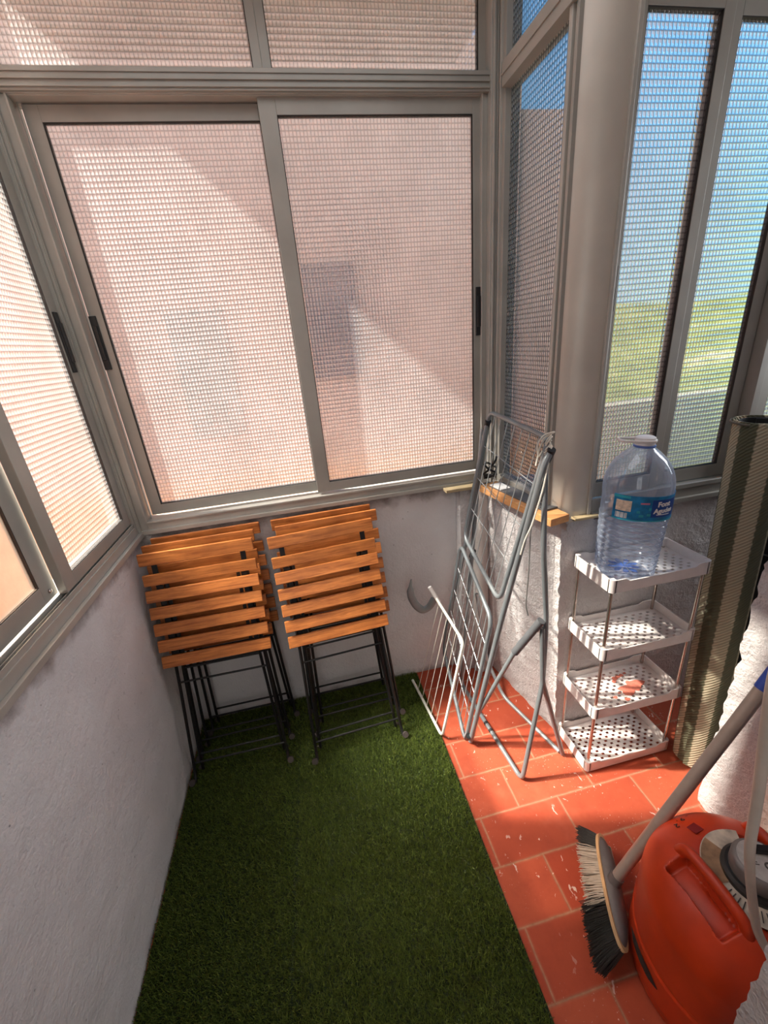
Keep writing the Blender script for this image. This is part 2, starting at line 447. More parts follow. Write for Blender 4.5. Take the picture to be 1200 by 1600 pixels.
MB().lathe([(.036, 0), (.037, .3), (.035, .6), (.037, .985)], 20, Matrix.Translation((.705, 1.588, 0))).build('trim_corner_pipe', M['pipe_pl'], smooth=True, kind='structure')
rough_box('wall_niche', 1.160, 1.75, .22, .765, 0, 2.64, step=.018, amp=.0045, mat=M['wall_rough'], scale=22, ragged=2.6)
rough_box('wall_near_right', .612, 1.75, -.20, .243, 0, 2.64, step=.018, amp=.0045, mat=M['wall_rough'], scale=22, ragged=2.4)
MB().box(2.28, 2.42, -1.3, 1.34, 0, 2.64).build('wall_right', M['wall'], kind='structure')
MB().box(-.86, 2.4, -1.42, -1.3, 0, 2.64).build('wall_rear', M['wall'], kind='structure')

# --- window helpers: frames made from rails and stiles
def wbox(mb, ax, P, u0, u1, z0, z1, d0, d1):
    """axis 'x': window lies in a plane of constant y (=P), u is x; axis 'y': plane of constant x, u is y. d = depth away from the room"""
    if ax == 'x': mb.box(u0, u1, P+d0, P+d1, z0, z1)
    elif ax == 'L': mb.box(P-d1, P-d0, u0, u1, z0, z1)
    else: mb.box(P+d0, P+d1, u0, u1, z0, z1)
def ring(mb, ax, P, u0, u1, z0, z1, wl, wr, wb, wt, d0, d1):
    wbox(mb, ax, P, u0, u0+wl, z0, z1, d0, d1); wbox(mb, ax, P, u1-wr, u1, z0, z1, d0, d1)
    wbox(mb, ax, P, u0+wl, u1-wr, z0, z0+wb, d0, d1); wbox(mb, ax, P, u0+wl, u1-wr, z1-wt, z1, d0, d1)
def sash(win, ax, P, u0, u1, z0, z1, wl, wr, wb, wt, d, glass='glass', handle=None):
    mb = MB(); ring(mb, ax, P, u0, u1, z0, z1, wl, wr, wb, wt, d, d+.022)
    s = mb.build('sash', M['alu'], win, bevel=.0012)
    mb = MB(); g = .0025
    ring(mb, ax, P, u0+wl-.0005, u1-wr+.0005, z0+wb-.0005, z1-wt+.0005, g, g, g, g, d+.001, d+.020)
    mb.build('gasket', M['gasket'], s)
    mb = MB(); a = (u0+wl-.001, u1-wr+.001); b = (z0+wb-.001, z1-wt+.001); dd = d+.008
    if ax == 'x': vs = [(a[0], P+dd, b[0]), (a[1], P+dd, b[0]), (a[1], P+dd, b[1]), (a[0], P+dd, b[1])]
    elif ax == 'L': vs = [(P-dd, a[0], b[0]), (P-dd, a[1], b[0]), (P-dd, a[1], b[1]), (P-dd, a[0], b[1])]
    else: vs = [(P+dd, a[0], b[0]), (P+dd, a[1], b[0]), (P+dd, a[1], b[1]), (P+dd, a[0], b[1])]
    mb.v = [Vector(v) for v in vs]; mb.f = [[0, 1, 2, 3]]
    mb.build('glass_pane', M[glass], s)
    if handle:
        hu0, hu1, hz0, hz1 = handle
        mb = MB(); wbox(mb, ax, P, hu0, hu1, hz0, hz1, d-.006, d+.004)
        wbox(mb, ax, P, hu0+.004, hu1-.004, hz0+.03, hz1-.03, d-.011, d-.004)
        mb.build('window_handle', M['black'], s, bevel=.0015)
    return s

# window 1: sliding window of the back wall, with fixed lights above
P = 1.628
w1 = root('window_1', kind='structure')
mb = MB(); ring(mb, 'x', P, -.668, .752, 1.000, 2.300, .030, .026, .040, .004, .0, .075)
ring(mb, 'x', P, -.674, .756, .992, 2.306, .012, .010, .016, .004, -.012, .0)
ring(mb, 'x', P, -.640, .728, 1.034, 2.304, .006, .005, .007, .006, -.006, .02)
ring(mb, 'x', P, -.632, .722, 1.030, 2.304, .003, .003, .010, .008, .034, .038)
mb.build('window_frame', M['alu_l'], w1, bevel=.001)
sash(w1, 'x', P, -.624, .060, 1.052, 2.294, .041, .040, .038, .040, .040, handle=(-.624, -.603, 1.590, 1.757))
sash(w1, 'x', P, .020, .728, 1.052, 2.297, .052, .030, .038, .042, .010, handle=(.706, .727, 1.588, 1.754))
mb = MB(); wbox(mb, 'x', P, -.68, .756, 2.300, 2.345, -.016, .07); wbox(mb, 'x', P, -.68, .756, 2.322, 2.326, -.022, -.015)
wbox(mb, 'x', P, -.68, .756, 2.306, 2.310, -.022, -.015); wbox(mb, 'x', P, -.68, .756, 2.338, 2.349, -.020, .0)
mb.build('transom', M['alu'], w1, bevel=.001)
sash(w1, 'x', P, -.668, .050, 2.345, 2.62, .028, .026, .004, .03, .014)
sash(w1, 'x', P, .050, .748, 2.345, 2.62, .026, .028, .004, .03, .014)

# window 2: left wall, gridded sash slid over a frosted one
P = -.672
w2 = root('window_2', kind='structure')
mb = MB(); ring(mb, 'L', P, -1.2, 1.640, .994, 2.60, .03, .036, .040, .03, .0, .080)
wbox(mb, 'L', P, -1.2, 1.640, .986, 1.004, -.014, .0); wbox(mb, 'L', P, -1.17, 1.62, 1.030, 1.048, .004, .007)
wbox(mb, 'L', P, -1.17, 1.62, 1.030, 1.050, .030, .033); wbox(mb, 'L', P, -1.17, 1.62, 1.030, 1.046, .017, .019)
wbox(mb, 'L', P, 1.612, 1.640, 1.0, 2.6, -.008, .0); wbox(mb, 'L', P, 1.600, 1.606, 1.0, 2.6, .004, .020)
mb.build('window_frame', M['alu_l'], w2, bevel=.001)
sash(w2, 'L', P, 1.120, 1.603, 1.050, 2.575, .050, .046, .038, .04, .010, handle=(1.566, 1.588, 1.592, 1.767), glass='glass_left')
sash(w2, 'L', P, .40, 1.130, 1.052, 2.575, .050, .060, .048, .04, .038, glass='glass_f')
sash(w2, 'L', P, -.36, .41, 1.052, 2.575, .050, .050, .038, .04, .010, glass='glass_f')
sash(w2, 'L', P, -1.175, -.35, 1.052, 2.575, .050, .050, .038, .04, .038, glass='glass_f')
MB().lathe([(.0, 0), (.006, .0), (.006, .003), (.004, .005), (.0, .0055)], 14, Matrix.Translation((P-.037, 1.098, 1.075)) @ Matrix.Rotation(PI/2, 4, 'Y')).build('screw', M['chrome'], w2, smooth=True)

# window 3: fixed light of the return (faces left)
P = .772
w3 = root('window_3', kind='structure')
mb = MB(); ring(mb, 'R', P, 1.195, 1.628, 1.004, 2.640, .012, .070, .040, .03, .0, .05)
wbox(mb, 'R', P, 1.585, 1.595, 1.0, 2.62, -.008, .0); wbox(mb, 'R', P, 1.200, 1.560, 2.285, 2.345, -.012, .045)
wbox(mb, 'R', P, 1.200, 1.560, 2.312, 2.316, -.016, -.010); wbox(mb, 'R', P, 1.2, 1.6, 1.0, 1.012, -.012, .0)
mb.build('window_frame', M['alu'], w3, bevel=.001)
for z0, z1 in ((1.040, 2.288), (2.343, 2.62)):
    mb = MB(); mb.v = [Vector(v) for v in ((P+.02, 1.205, z0), (P+.02, 1.560, z0), (P+.02, 1.560, z1), (P+.02, 1.205, z1))]; mb.f = [[0, 1, 2, 3]]
    mb.build('glass_pane', M['glass_right'], w3)
# rounded corner post
mb = MB(); cx, cy, r, ry = .872, 1.226, .096, .077
poly = [(cx-r*math.cos(a), cy-ry*math.sin(a)) for a in [PI/2*k/24 for k in range(25)]]+[(.905, 1.149), (.905, 1.226)]
mb.prism([(a, b) for a, b in poly], 1.64, 'z', .995)
mb.build('trim_corner_post', M['post'], smooth=True, kind='structure')
mb = MB().box(.744, .800, 1.600, 1.705, 1.0, 2.62)
for q in (.750, .762): mb.box(q, q+.004, 1.590, 1.602, 1.0, 2.62)
mb.box(.764, .800, 1.575, 1.602, 1.0, 2.62)
mb.build('trim_corner_mullion', M['alu_l'], bevel=.001, kind='structure')
MB().box(.767, .779, 1.214, 1.228, 1.0, 2.62).build('trim_post_bead', M['alu_l'], bevel=.002, kind='structure')
MB().box(.888, .900, 1.140, 1.152, 1.0, 2.62).build('trim_post_bead', M['alu_l'], bevel=.002, kind='structure')

# window 4: sliding window right of the post
P = 1.150
w4 = root('window_4', kind='structure')
mb = MB(); ring(mb, 'x', P, .898, 2.28, .990, 2.62, .012, .04, .052, .30, .0, .085)
wbox(mb, 'x', P, .905, 2.26, 1.035, 1.050, -.006, .004); wbox(mb, 'x', P, .905, 2.26, .985, 1.002, -.012, .0)
wbox(mb, 'x', P, 1.474, 1.500, 1.0, 2.4, -.002, .07)
mb.build('window_frame', M['alu'], w4, bevel=.001)
sash(w4, 'x', P, .908, 1.165, 1.050, 2.300, .017, .032, .052, .042, .012, handle=(.909, .915, 1.590, 1.764), glass='glass_right')
sash(w4, 'x', P, 1.138, 1.470, 1.045, 2.305, .073, .040, .046, .045, .036, glass='glass_right')
sash(w4, 'x', P, 1.50, 2.24, 1.045, 2.305, .05, .05, .046, .045, .012)

# ledge bits
tag(MB().hexa([(.655, 1.505, 1.000), (.735, 1.530, 1.000), (.728, 1.100, 1.000), (.806, 1.118, 1.000),
           (.655, 1.505, 1.026), (.735, 1.530, 1.026), (.728, 1.100, 1.026), (.806, 1.118, 1.026)][0:0] or
          [(.728, 1.100, 1.000), (.806, 1.118, 1.000), (.662, 1.505, 1.000), (.748, 1.530, 1.000),
           (.728, 1.100, 1.026), (.806, 1.118, 1.026), (.662, 1.505, 1.026), (.748, 1.530, 1.026)]).build('wooden_plank', M['plank'], bevel=.002),
    'orange pine plank lying along the broken ledge behind the drying rack', 'plank')
tag(MB().hexa([(.742, 1.165, 1.0265), (.800, 1.175, 1.0265), (.690, 1.475, 1.0265), (.752, 1.490, 1.0265),
           (.742, 1.165, 1.033), (.800, 1.175, 1.033), (.690, 1.475, 1.033), (.752, 1.490, 1.033)]).build('grey_sheet', M['slate'], bevel=.001),
    'dark grey flat sheet lying on the orange plank', 'sheet')
tag(MB().hexa([(.700, 1.395, 1.0335), (.745, 1.405, 1.0335), (.690, 1.470, 1.0335), (.742, 1.480, 1.0335),
           (.700, 1.395, 1.036), (.745, 1.405, 1.036), (.690, 1.470, 1.036), (.742, 1.480, 1.036)]).build('paper_scrap', M['paper']),
    'white scrap of paper at the back end of the orange plank', 'paper')
tag(MB().box(.545, .690, 1.572, 1.612, .987, 1.0).build('wooden_offcut', M['palewood'], bevel=.0015),
    'small pale wood offcut under the back window sill by the corner', 'offcut')
rng = random.Random(4)
mb = MB(); pts = []
for k in range(46):
    a = k*.55; pts.append((.722+.024*math.cos(a)+rng.uniform(-.005, .005), 1.535+.026*math.sin(a)+rng.uniform(-.005, .005), 1.042+.0022*k*(.5+.5*math.sin(k*.3))))
mb.tube(pts, .0045, 6)
tag(mb.build('black_cable_coil', M['black'], smooth=True), 'small tangled coil of black cable on the corner ledge', 'cable')

# broken plaster crumbs on ledge right of plank
rough_hexa('trim_1', [(.800, 1.118, .965), (.920, 1.140, .965), (.800, 1.160, .965), (.920, 1.160, .965),
                      (.806, 1.124, .988), (.915, 1.143, .989), (.800, 1.160, .991), (.920, 1.160, .991)], step=.008, amp=.003, mat=M['wall_rough'], scale=60, ragged=1.6)
tag(MB().box(.835, .925, 1.126, 1.151, .990, 1.000).build('wooden_batten', M['palewood'], bevel=.002), 'pale wooden batten on the ledge under the right window', 'batten')

# ------------------------------------------------------------------ turf
def turf():
    x0, x1, y0, y1 = -.676, .377, -.35, 1.640
    base = MB().box(x0, x1, y0, y1, .0005, .005).build('artificial_turf', M['turfbase'])
    tag(base, 'green artificial grass mat covering the floor beside the red tiles', 'artificial grass', kind='stuff')
    # blades, thinner where far outside the frame
    n = 250000
    ys = np.concatenate([np.random.uniform(.25, y1, int(n*.90)), np.random.uniform(y0, .25, int(n*.10))])
    xs = np.random.uniform(x0+.002, x1-.004, n)
    xs += (ys > 1.0)*0
    seam = np.abs(xs-(-.232-.035*(1.27-ys)/.7)) < .004
    keep = ~(seam & (np.random.rand(n) < .7)); xs = xs[keep]; ys = ys[keep]; n = len(xs)
    a = np.random.uniform(0, 2*PI, n); h = np.random.uniform(.010, .019, n); w = np.random.uniform(.0011, .0020, n)
    lean = np.random.uniform(.2, 1.0, n)*h; la = np.random.normal(2.2, 1.5, n)
    left = xs < -.24; la[left] += 1.6
    base_p = np.stack([xs, ys, np.full(n, .004)], 1)
    dirv = np.stack([np.cos(a), np.sin(a), np.zeros(n)], 1)*w[:, None]
    tip = base_p+np.stack([np.cos(la)*lean, np.sin(la)*lean, np.sqrt(np.maximum(h*h-lean*lean*.8, 1e-6))], 1)
    V = np.empty((n, 3, 3)); V[:, 0] = base_p-dirv; V[:, 1] = base_p+dirv; V[:, 2] = tip
    me = bpy.data.meshes.new('turf_blades'); me.vertices.add(n*3); me.loops.add(n*3); me.polygons.add(n)
    me.vertices.foreach_set('co', V.ravel()); me.loops.foreach_set('vertex_index', np.arange(n*3))
    me.polygons.foreach_set('loop_start', np.arange(n)*3); me.polygons.foreach_set('loop_total', np.full(n, 3))
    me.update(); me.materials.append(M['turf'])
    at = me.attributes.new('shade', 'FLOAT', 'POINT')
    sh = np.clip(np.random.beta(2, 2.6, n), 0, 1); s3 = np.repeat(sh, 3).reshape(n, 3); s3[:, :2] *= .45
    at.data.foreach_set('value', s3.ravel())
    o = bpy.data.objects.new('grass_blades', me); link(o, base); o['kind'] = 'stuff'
turf()

# ------------------------------------------------------------------ folding chairs
def make_chair():
    r = root('folding_chair')
    W = .2025
    def slat(mb, z0, z1, y0=0, t=.014, dx=0): mb.box(-W+dx, W+dx, y0, y0+t, z0, z1)
    s = MB()
    for k in range(5):
        z0 = .523+k*.0665; m = Matrix.Translation((0, 0.002, z0+.022)) @ Matrix.Rotation(math.radians(-9), 4, 'X')
        s.box(-W, W, -.007, .007, -.0225, .0225, m)
    s.build('seat', M['wood'], r, bevel=.0022)
    b = MB(); slat(b, .850, .893, .004); slat(b, .929, .975, .0); b.build('backrest', M['wood'], r, bevel=.0022)
    f = MB()
    for sx in (-1, 1):
        f.box(sx*.150-.009, sx*.150+.009, .012, .017, .515, .845); f.box(sx*.128-.006, sx*.128+.006, .013, .019, .56, .86)
    f.box(-.15, .15, .014, .018, .535, .545)
    f.build('seat_frame', M['blackmetal'], r)
    for sx in (-1, 1): MB().box(sx*.158-.0095, sx*.158+.0095, .018, .022, .78, .965).build('back_bracket', M['blackmetal'], r)
    for sx in (-1, 1):
        q = fillet([(sx*.160, .024, .965), (sx*.162, .026, .70), (sx*.170, .024, .42), (sx*.186, .012, .035), (sx*.186, -.004, .010), (sx*.194, -.008, .008)], .018, 4)
        l = MB().tube(q, .0062, 8).build('leg', M['blackmetal'], r, smooth=True)
        MB().lathe([(.0, -.005), (.0125, -.005), (.0135, 0), (.0125, .005), (.0, .005)], 16, Matrix.Translation((sx*.196, -.012, .0135)) @ Matrix.Rotation(PI/2*.8, 4, 'X')).build('foot_cap', M['foot'], l, smooth=True)
    for sx in (-1, 1):
        q = fillet([(sx*.140, .038, .86), (sx*.147, .036, .50), (sx*.166, .044, .06), (sx*.168, .054, .012), (sx*.172, .058, .010)], .018, 4)
        l = MB().tube(q, .0060, 8).build('leg', M['blackmetal'], r, smooth=True)
        MB().lathe([(.0, -.005), (.0115, -.005), (.0125, 0), (.0115, .005), (.0, .005)], 16, Matrix.Translation((sx*.176, .062, .0130)) @ Matrix.Rotation(PI/2*.8, 4, 'X')).build('foot_cap', M['foot'], l, smooth=True)
    for z, y, w in ((.078, .016, .184), (.437, .026, .168)): MB().tube([(-w, y, z), (w, y, z)], .0042, 8).build('stretcher', M['blackmetal'], r, smooth=True)
    for z, y, w in ((.095, .043, .164), (.49, .037, .147)): MB().tube([(-w, y, z), (w, y, z)], .0042, 8).build('stretcher', M['blackmetal'], r, smooth=True)
    return r
def copy_tree(o, parent=None):
    c = o.copy(); C.objects.link(c); c.parent = parent
    for ch in list(o.children): copy_tree(ch, c)
    return c
proto = make_chair()
LAB = ['front folded chair of the right stack, bright orange wooden slats and black metal legs',
       'middle folded chair of the right stack, its slat ends showing right of the front chair',
       'rearmost folded chair of the right stack, against the wall, only its top slat edge showing',
       'front folded chair of the left stack, wooden slats partly in shade by the left wall',
       'middle folded chair of the left stack, top slat just above the front chair',
       'rearmost folded chair of the left stack, shifted right and touching the back wall']
# (x centre, y of the feet, y lean at h .96, yaw, side roll)
SP = [(.030, 1.288, .200, 2.0, -1.0), (.048, 1.415, .135, 1.0, -.6), (.024, 1.548, .052, 0.5, -.3),
      (-.462, 1.318, .175, 0., .5), (-.456, 1.430, .120, 0.5, .3), (-.432, 1.552, .046, 0., 0)]
for i, (x, y, ln, yaw, roll) in enumerate(SP):
    c = proto if i == 0 else copy_tree(proto)
    c.location = (x, y, .006)
    c.rotation_euler = Matrix.Rotation(math.radians(yaw), 4, 'Z').to_3x3().to_4x4().to_euler()
    m = Matrix.Rotation(math.radians(yaw), 4, 'Z') @ Matrix.Rotation(-math.asin(ln/.96), 4, 'X') @ Matrix.Rotation(math.radians(roll), 4, 'Y')
    c.rotation_euler = m.to_euler()
    tag(c, LAB[i], 'chair', 'folded wooden slat chairs stacked against the back wall')

# ------------------------------------------------------------------ grey drying rack
rk = root('drying_rack', 'tall grey folded clothes drying rack leaning in the corner', 'drying rack', (.604, .983, 0))
rkinv = Matrix.Translation((-.604, -.983, 0))
def rk_(pts): return [rkinv @ Vector(p) for p in pts]
def wing(name, TL, TR, BR, BL, r, nl, nc, sub=True):
    TL, TR, BR, BL = map(Vector, (TL, TR, BR, BL))
    loop = fillet([(TL+BL)/2, TL, TR, BR, BL, (TL+BL)/2], .045, 6)
    w = MB().tube(rk_(loop[:-1]), r, 10, closed=True).build(name, M['rack'], rk, smooth=True)
    mb = MB()
    for k in range(1, nl+1):
        t = k/(nl+1); mb.tube(rk_([TL.lerp(TR, t), BL.lerp(BR, t)]), .0016, 6)
    for k in range(1, nc+1):
        t = k/(nc+1); mb.tube(rk_([TL.lerp(BL, t)+Vector((.002, 0, 0)), TR.lerp(BR, t)+Vector((.002, 0, 0))]), .0016, 6)
    mb.build('wires', M['wire'], w, smooth=True)
    return w
wing('upper_wing', (.708, 1.515, 1.315), (.692, 1.082, 1.297), (.581, 1.150, .716), (.598, 1.515, .805), .0085, 7, 3)
wing('lower_wing', (.582, 1.515, .770), (.553, 1.150, .645), (.462, 1.196, .012), (.486, 1.515, .235), .0082, 8, 4)
# main frame tube running beside the wings
MB().tube(rk_(fillet([(.690, 1.068, 1.262), (.671, 1.063, 1.235), (.577, 1.125, .655), (.478, 1.178, .030)], .05, 5)), .0100, 12).build('main_tube', M['rack'], rk, smooth=True)
MB().tube(rk_([(.712, 1.528, 1.290), (.640, 1.530, .90), (.500, 1.530, .26)]), .0090, 12).build('main_tube', M['rack'], rk, smooth=True)
# leg hoop: front leg, bar along the floor, rear leg up to the top
MB().tube(rk_(fillet([(.680, 1.076, 1.235), (.672, 1.045, .960), (.700, 1.046, .690), (.694, 1.030, .430), (.606, .984, .009), (.578, 1.330, .009), (.566, 1.500, .010), (.690, 1.540, 1.245)], .035, 7)), .0088, 12).build('leg', M['rack'], rk, smooth=True)
# second hoop along the wall
MB().tube(rk_(fillet([(.684, 1.040, .660), (.692, 1.028, .430), (.812, 1.040, .010)], .03, 5)), .0090, 12).build('leg', M['rack'], rk, smooth=True)
MB().tube(rk_(fillet([(.806, 1.052, .010), (.722, 1.370, .010), (.700, 1.500, .120), (.655, 1.520, .50)], .04, 5)), .0080, 12).build('leg_bar', M['wire'], rk, smooth=True)
MB().tube(rk_([(.498, 1.170, .165), (.630, 1.085, .575), (.668, 1.045, .655)]), .0088, 12).build('brace', M['rack'], rk, smooth=True)
MB().tube(rk_([(.615, 1.092, .530), (.678, 1.040, .690)]), .0138, 14).build('brace_sleeve', M['rack_d'], rk, smooth=True)
for p in ((.690, 1.074, 1.250), (.700, 1.520, 1.262), (.470, 1.188, .045), (.640, 1.528, .705)): MB().tube(rk_([Vector(p)+Vector((0, -.012, .02)), Vector(p)+Vector((0, .012, -.02))]), .012, 10).build('hinge', M['black'], rk, smooth=True)
for y in (1.255, 1.215): 
    t = (y-.984)/(1.330-.984); x = .606+(.578-.606)*t
    MB().tube(rk_([(x, y-.006, .009), (x, y+.006, .009)]), .0098, 12).build('collar', M['black'], rk, smooth=True)

# cord tied at the top
mb = MB(); rng = random.Random(3)
def loop(c, rx, rz, n, rr, tilt):
    pts = []
    for k in range(n*14):
        a = 2*PI*k/14; pts.append((c[0]+rx*math.cos(a)*.6+rng.uniform(-.001, .001), c[1]+rx*math.sin(a)+k*.0003, c[2]+rz*math.cos(a+tilt)+k*.0003))
    mb.tube(pts, rr, 6)
loop((.688, 1.076, 1.262), .0135, .012, 3, .0024, .4); loop((.690, 1.080, 1.285), .0125, .016, 2, .0024, 1.1)
mb.tube(fillet([(.700, 1.07, 1.318), (.680, 1.090, 1.300), (.672, 1.10, 1.262), (.668, 1.10, 1.235), (.664, 1.10, 1.215)], .01, 4), .0024, 6)
mb.tube(fillet([(.700, 1.072, 1.318), (.674, 1.085, 1.310), (.662, 1.095, 1.280), (.668, 1.095, 1.240), (.676, 1.088, 1.262)], .012, 4), .0024, 6)
mb.tube(fillet([(.682, 1.060, 1.250), (.664, 1.052, 1.160), (.638, 1.060, 1.040), (.624, 1.075, .985), (.618, 1.085, .930)], .03, 4), .0024, 6)
mb.build('rope', M['cord'], None, smooth=True)
tag(bpy.data.objects['rope'], 'white cord knotted round the top corner of the grey drying rack', 'cord')
tag(MB().tube(fillet([(.650, 1.070, 1.075), (.640, 1.070, 1.02), (.641, 1.07, .86), (.636, 1.07, .74), (.645, 1.068, .700)], .03, 5), .0021, 6).build('thin_grey_strap', M['greycord'], smooth=True),
    'thin grey strap hanging down in the middle of the drying rack', 'strap')

# ------------------------------------------------------------------ small white airer
aw = root('radiator_airer', 'small white wire airer with grey hook standing in front of the grey rack', 'airer', (.373, 1.242, 0))
ai = Matrix.Translation((-.373, -1.242, 0))
a_ = lambda pts: [ai @ Vector(p) for p in pts]
Z = .012
MB().tube(a_(fillet([(.339, 1.581, .022), (.374, 1.236, .022), (.474, 1.225, .505), (.452, 1.480, .545)], .030, 6)), .0062, 10).build('frame', M['white_steel'], aw, smooth=True)
mb = MB()
for k in range(5):
    t = (k+.6)/5.2
    a = Vector((.339, 1.581, .022)).lerp(Vector((.374, 1.236, .022)), .12+t*.78); b = Vector((.452, 1.480, .545)).lerp(Vector((.474, 1.225, .505)), t*.86)
    mb.tube(a_([a, b]), .0014, 6)
mb.build('wires', M['white_steel'], aw, smooth=True)
MB().tube(a_([(.463, 1.478, .525), (.428, 1.496, .600)]), .0085, 10).build('sleeve', M['white_pl'], aw, smooth=True)
hp = fillet([(.450, 1.500, .535), (.425, 1.505, .490), (.395, 1.505, .478), (.365, 1.505, .510), (.345, 1.505, .560), (.343, 1.505, .600), (.352, 1.505, .650)], .03, 5)
MB().tube(a_(hp), [.017]*(len(hp)-4)+[.014, .011, .008, .004], 12, flat=.22).build('hook', M['rack'], aw, smooth=True)

# ------------------------------------------------------------------ white shelf trolley
sh = root('shelf_rack', 'four-tier white plastic shelf with perforated trays and chrome poles', 'shelf', (0, 0, 0))
X0, X1, Y0, Y1 = .853, 1.218, .950, 1.142
RZ = [.052, .325, .590, .858]; RH = .046
def tray(zr):
    zb = zr-RH; t = .004; fl = zb+.012
    mb = MB()
    cx, cy = (X0+X1)/2, (Y0+Y1)/2
    # rims with low middles and raised corners (long sides), as profile prisms
    def rim_long(y):
        n = 40; L = X1-X0; poly = [(X0+.012, zb), (X1-.012, zb)]
        def top(u):
            d = min(u, 1-u)*L
            return zr if d < .050 else (zr-.010 if d > .062 else zr-.010*(d-.050)/.012)
        poly += [(X1-.012-(L-.024)*k/n, top(1-(.012+(L-.024)*k/n)/L)) for k in range(n+1)]
        mb.prism(poly, t, 'y', y)
    rim_long(Y0); rim_long(Y1-t)
    mb.prism([(Y0+.012, zb), (Y1-.012, zb), (Y1-.012, zr), (Y0+.012, zr)], t, 'x', X0); mb.prism([(Y0+.012, zb), (Y1-.012, zb), (Y1-.012, zr), (Y0+.012, zr)], t, 'x', X1-t)
    for sx, ex in ((X0, 1), (X1, -1)):
        for sy, ey in ((Y0, 1), (Y1, -1)):
            c = Vector((sx+ex*.013, sy+ey*.013))
            q = [(c.x-ex*.013*math.cos(a), c.y-ey*.013*math.sin(a)) for a in [PI/2*k/6 for k in range(7)]]+[(c.x+ex*.004, c.y-ey*.013), (c.x+ex*.004, c.y+ey*.004), (c.x-ex*.013, c.y+ey*.004)]
            if ex*ey < 0: q = q[::-1]
            mb.prism(q, RH+.0006, 'z', zb)
    o = mb.build('tray', M['white_pl'], sh, smooth=True)
    # perforated floor: real holes, staggered
    bm = bmesh.new(); vs = {}
    def v(x, y):
        k = (round(x, 5), round(y, 5))
        if k not in vs: vs[k] = bm.verts.new((x, y, fl))
        return vs[k]
    nx, ny = 23, 12
    xa, xb, ya, yb = X0+.004, X1-.004, Y0+.004, Y1-.004
    px, py = (xb-xa)/nx, (yb-ya)/ny
    for i in range(nx):
        for j in range(ny):
            x, y = xa+i*px, ya+j*py
            cs = [v(x, y), v(x+px, y), v(x+px, y+py), v(x, y+py)]
            if (i+j) % 2 or not (0 < i < nx-1) or not (0 < j < ny-1): bm.faces.new(cs); continue
            mx_, my_ = px*.10, py*.22
            hs = [bm.verts.new((a, b, fl)) for a, b in ((x+mx_, y+my_), (x+px-mx_, y+my_), (x+px-mx_, y+py-my_), (x+mx_, y+py-my_))]
            for k in range(4): bm.faces.new((cs[k], cs[(k+1) % 4], hs[(k+1) % 4], hs[k]))
    me = bpy.data.meshes.new('tray_floor'); bm.normal_update(); bm.to_mesh(me); bm.free(); me.materials.append(M['white_pl'])
    fo = bpy.data.objects.new('tray_floor', me); link(fo, o)
    so = fo.modifiers.new('solid', 'SOLIDIFY'); so.thickness = .0022; so.offset = 0
for z in RZ: tray(z)
for x in (X0+.014, X1-.014):
    for y in (Y0+.014, Y1-.014):
        MB().tube([(x, y, .012), (x, y, RZ[3]-.030)], .0055, 12).build('pole', M['chrome'], sh, smooth=True)
# terracotta dust patch on the third tray down
zt = RZ[1]-RH+.012+.0016
mb = MB(); pts = []
for k in range(30):
    a = 2*PI*k/30; rr = .040*(1+.35*math.sin(2*a+.6)+.18*math.sin(5*a)+.1*math.sin(9*a)); pts.append((1.075+rr*1.1*math.cos(a), 1.030+rr*.75*math.sin(a)))
mb.prism(pts, .0016, 'z', zt)
for (cx_, cy_, r_) in ((1.045, 1.085, .012), (1.062, 1.090, .010), (1.080, 1.093, .009), (1.032, 1.072, .009), (.985, 1.005, .008), (1.020, .985, .010), (1.10, 1.098, .006), (1.012, 1.018, .005)):
    mb.prism([(cx_+r_*(1+.3*math.sin(3*a+cx_*50))*math.cos(a), cy_+r_*.7*math.sin(a)) for a in [2*PI*k/12 for k in range(12)]], .0014, 'z', zt)
tag(mb.build('terracotta_crumbs', M['powder']), 'patch of pinkish terracotta crumbs spilled on the third tray of the shelf', 'crumbs', kind='stuff')

# ------------------------------------------------------------------ water jug
JX, JY, JZ = .972, 1.045, RZ[3]-RH+.0142
jr = root('water_jug', 'large empty clear plastic water bottle with blue label on top of the shelf', 'bottle', (JX, JY, JZ), rot=(0, math.radians(1.5), 0))
prof = [(.0, .010), (.040, .006), (.070, .001), (.079, .0), (.085, .008)]
z = .012
while z < .268:
    base = .0865+.0085*min(1, z/.20)
    lbl = .205 < z < .275
    for dz, dr in ((0, 0), (.004, .0016), (.008, .0022), (.012, .0014), (.0165, -.0036)):
        prof.append((base+(0 if lbl else dr), z+dz))
    z += .020
prof += [(.0965, .275), (.0970, .292), (.0965, .308), (.0940, .326), (.0880, .346), (.0780, .366), (.0640, .385), (.0490, .400), (.0350, .411), (.0275, .418), (.0260, .430)]
def jd(p, i):  # slightly square in plan
    a = math.atan2(p.y, p.x); k = 1+.022*math.cos(4*(a-.35)); return Vector((p.x*k, p.y*k, p.z))
MB().lathe(prof, 64, None, False, jd).build('body', M['jug'], jr, smooth=True)
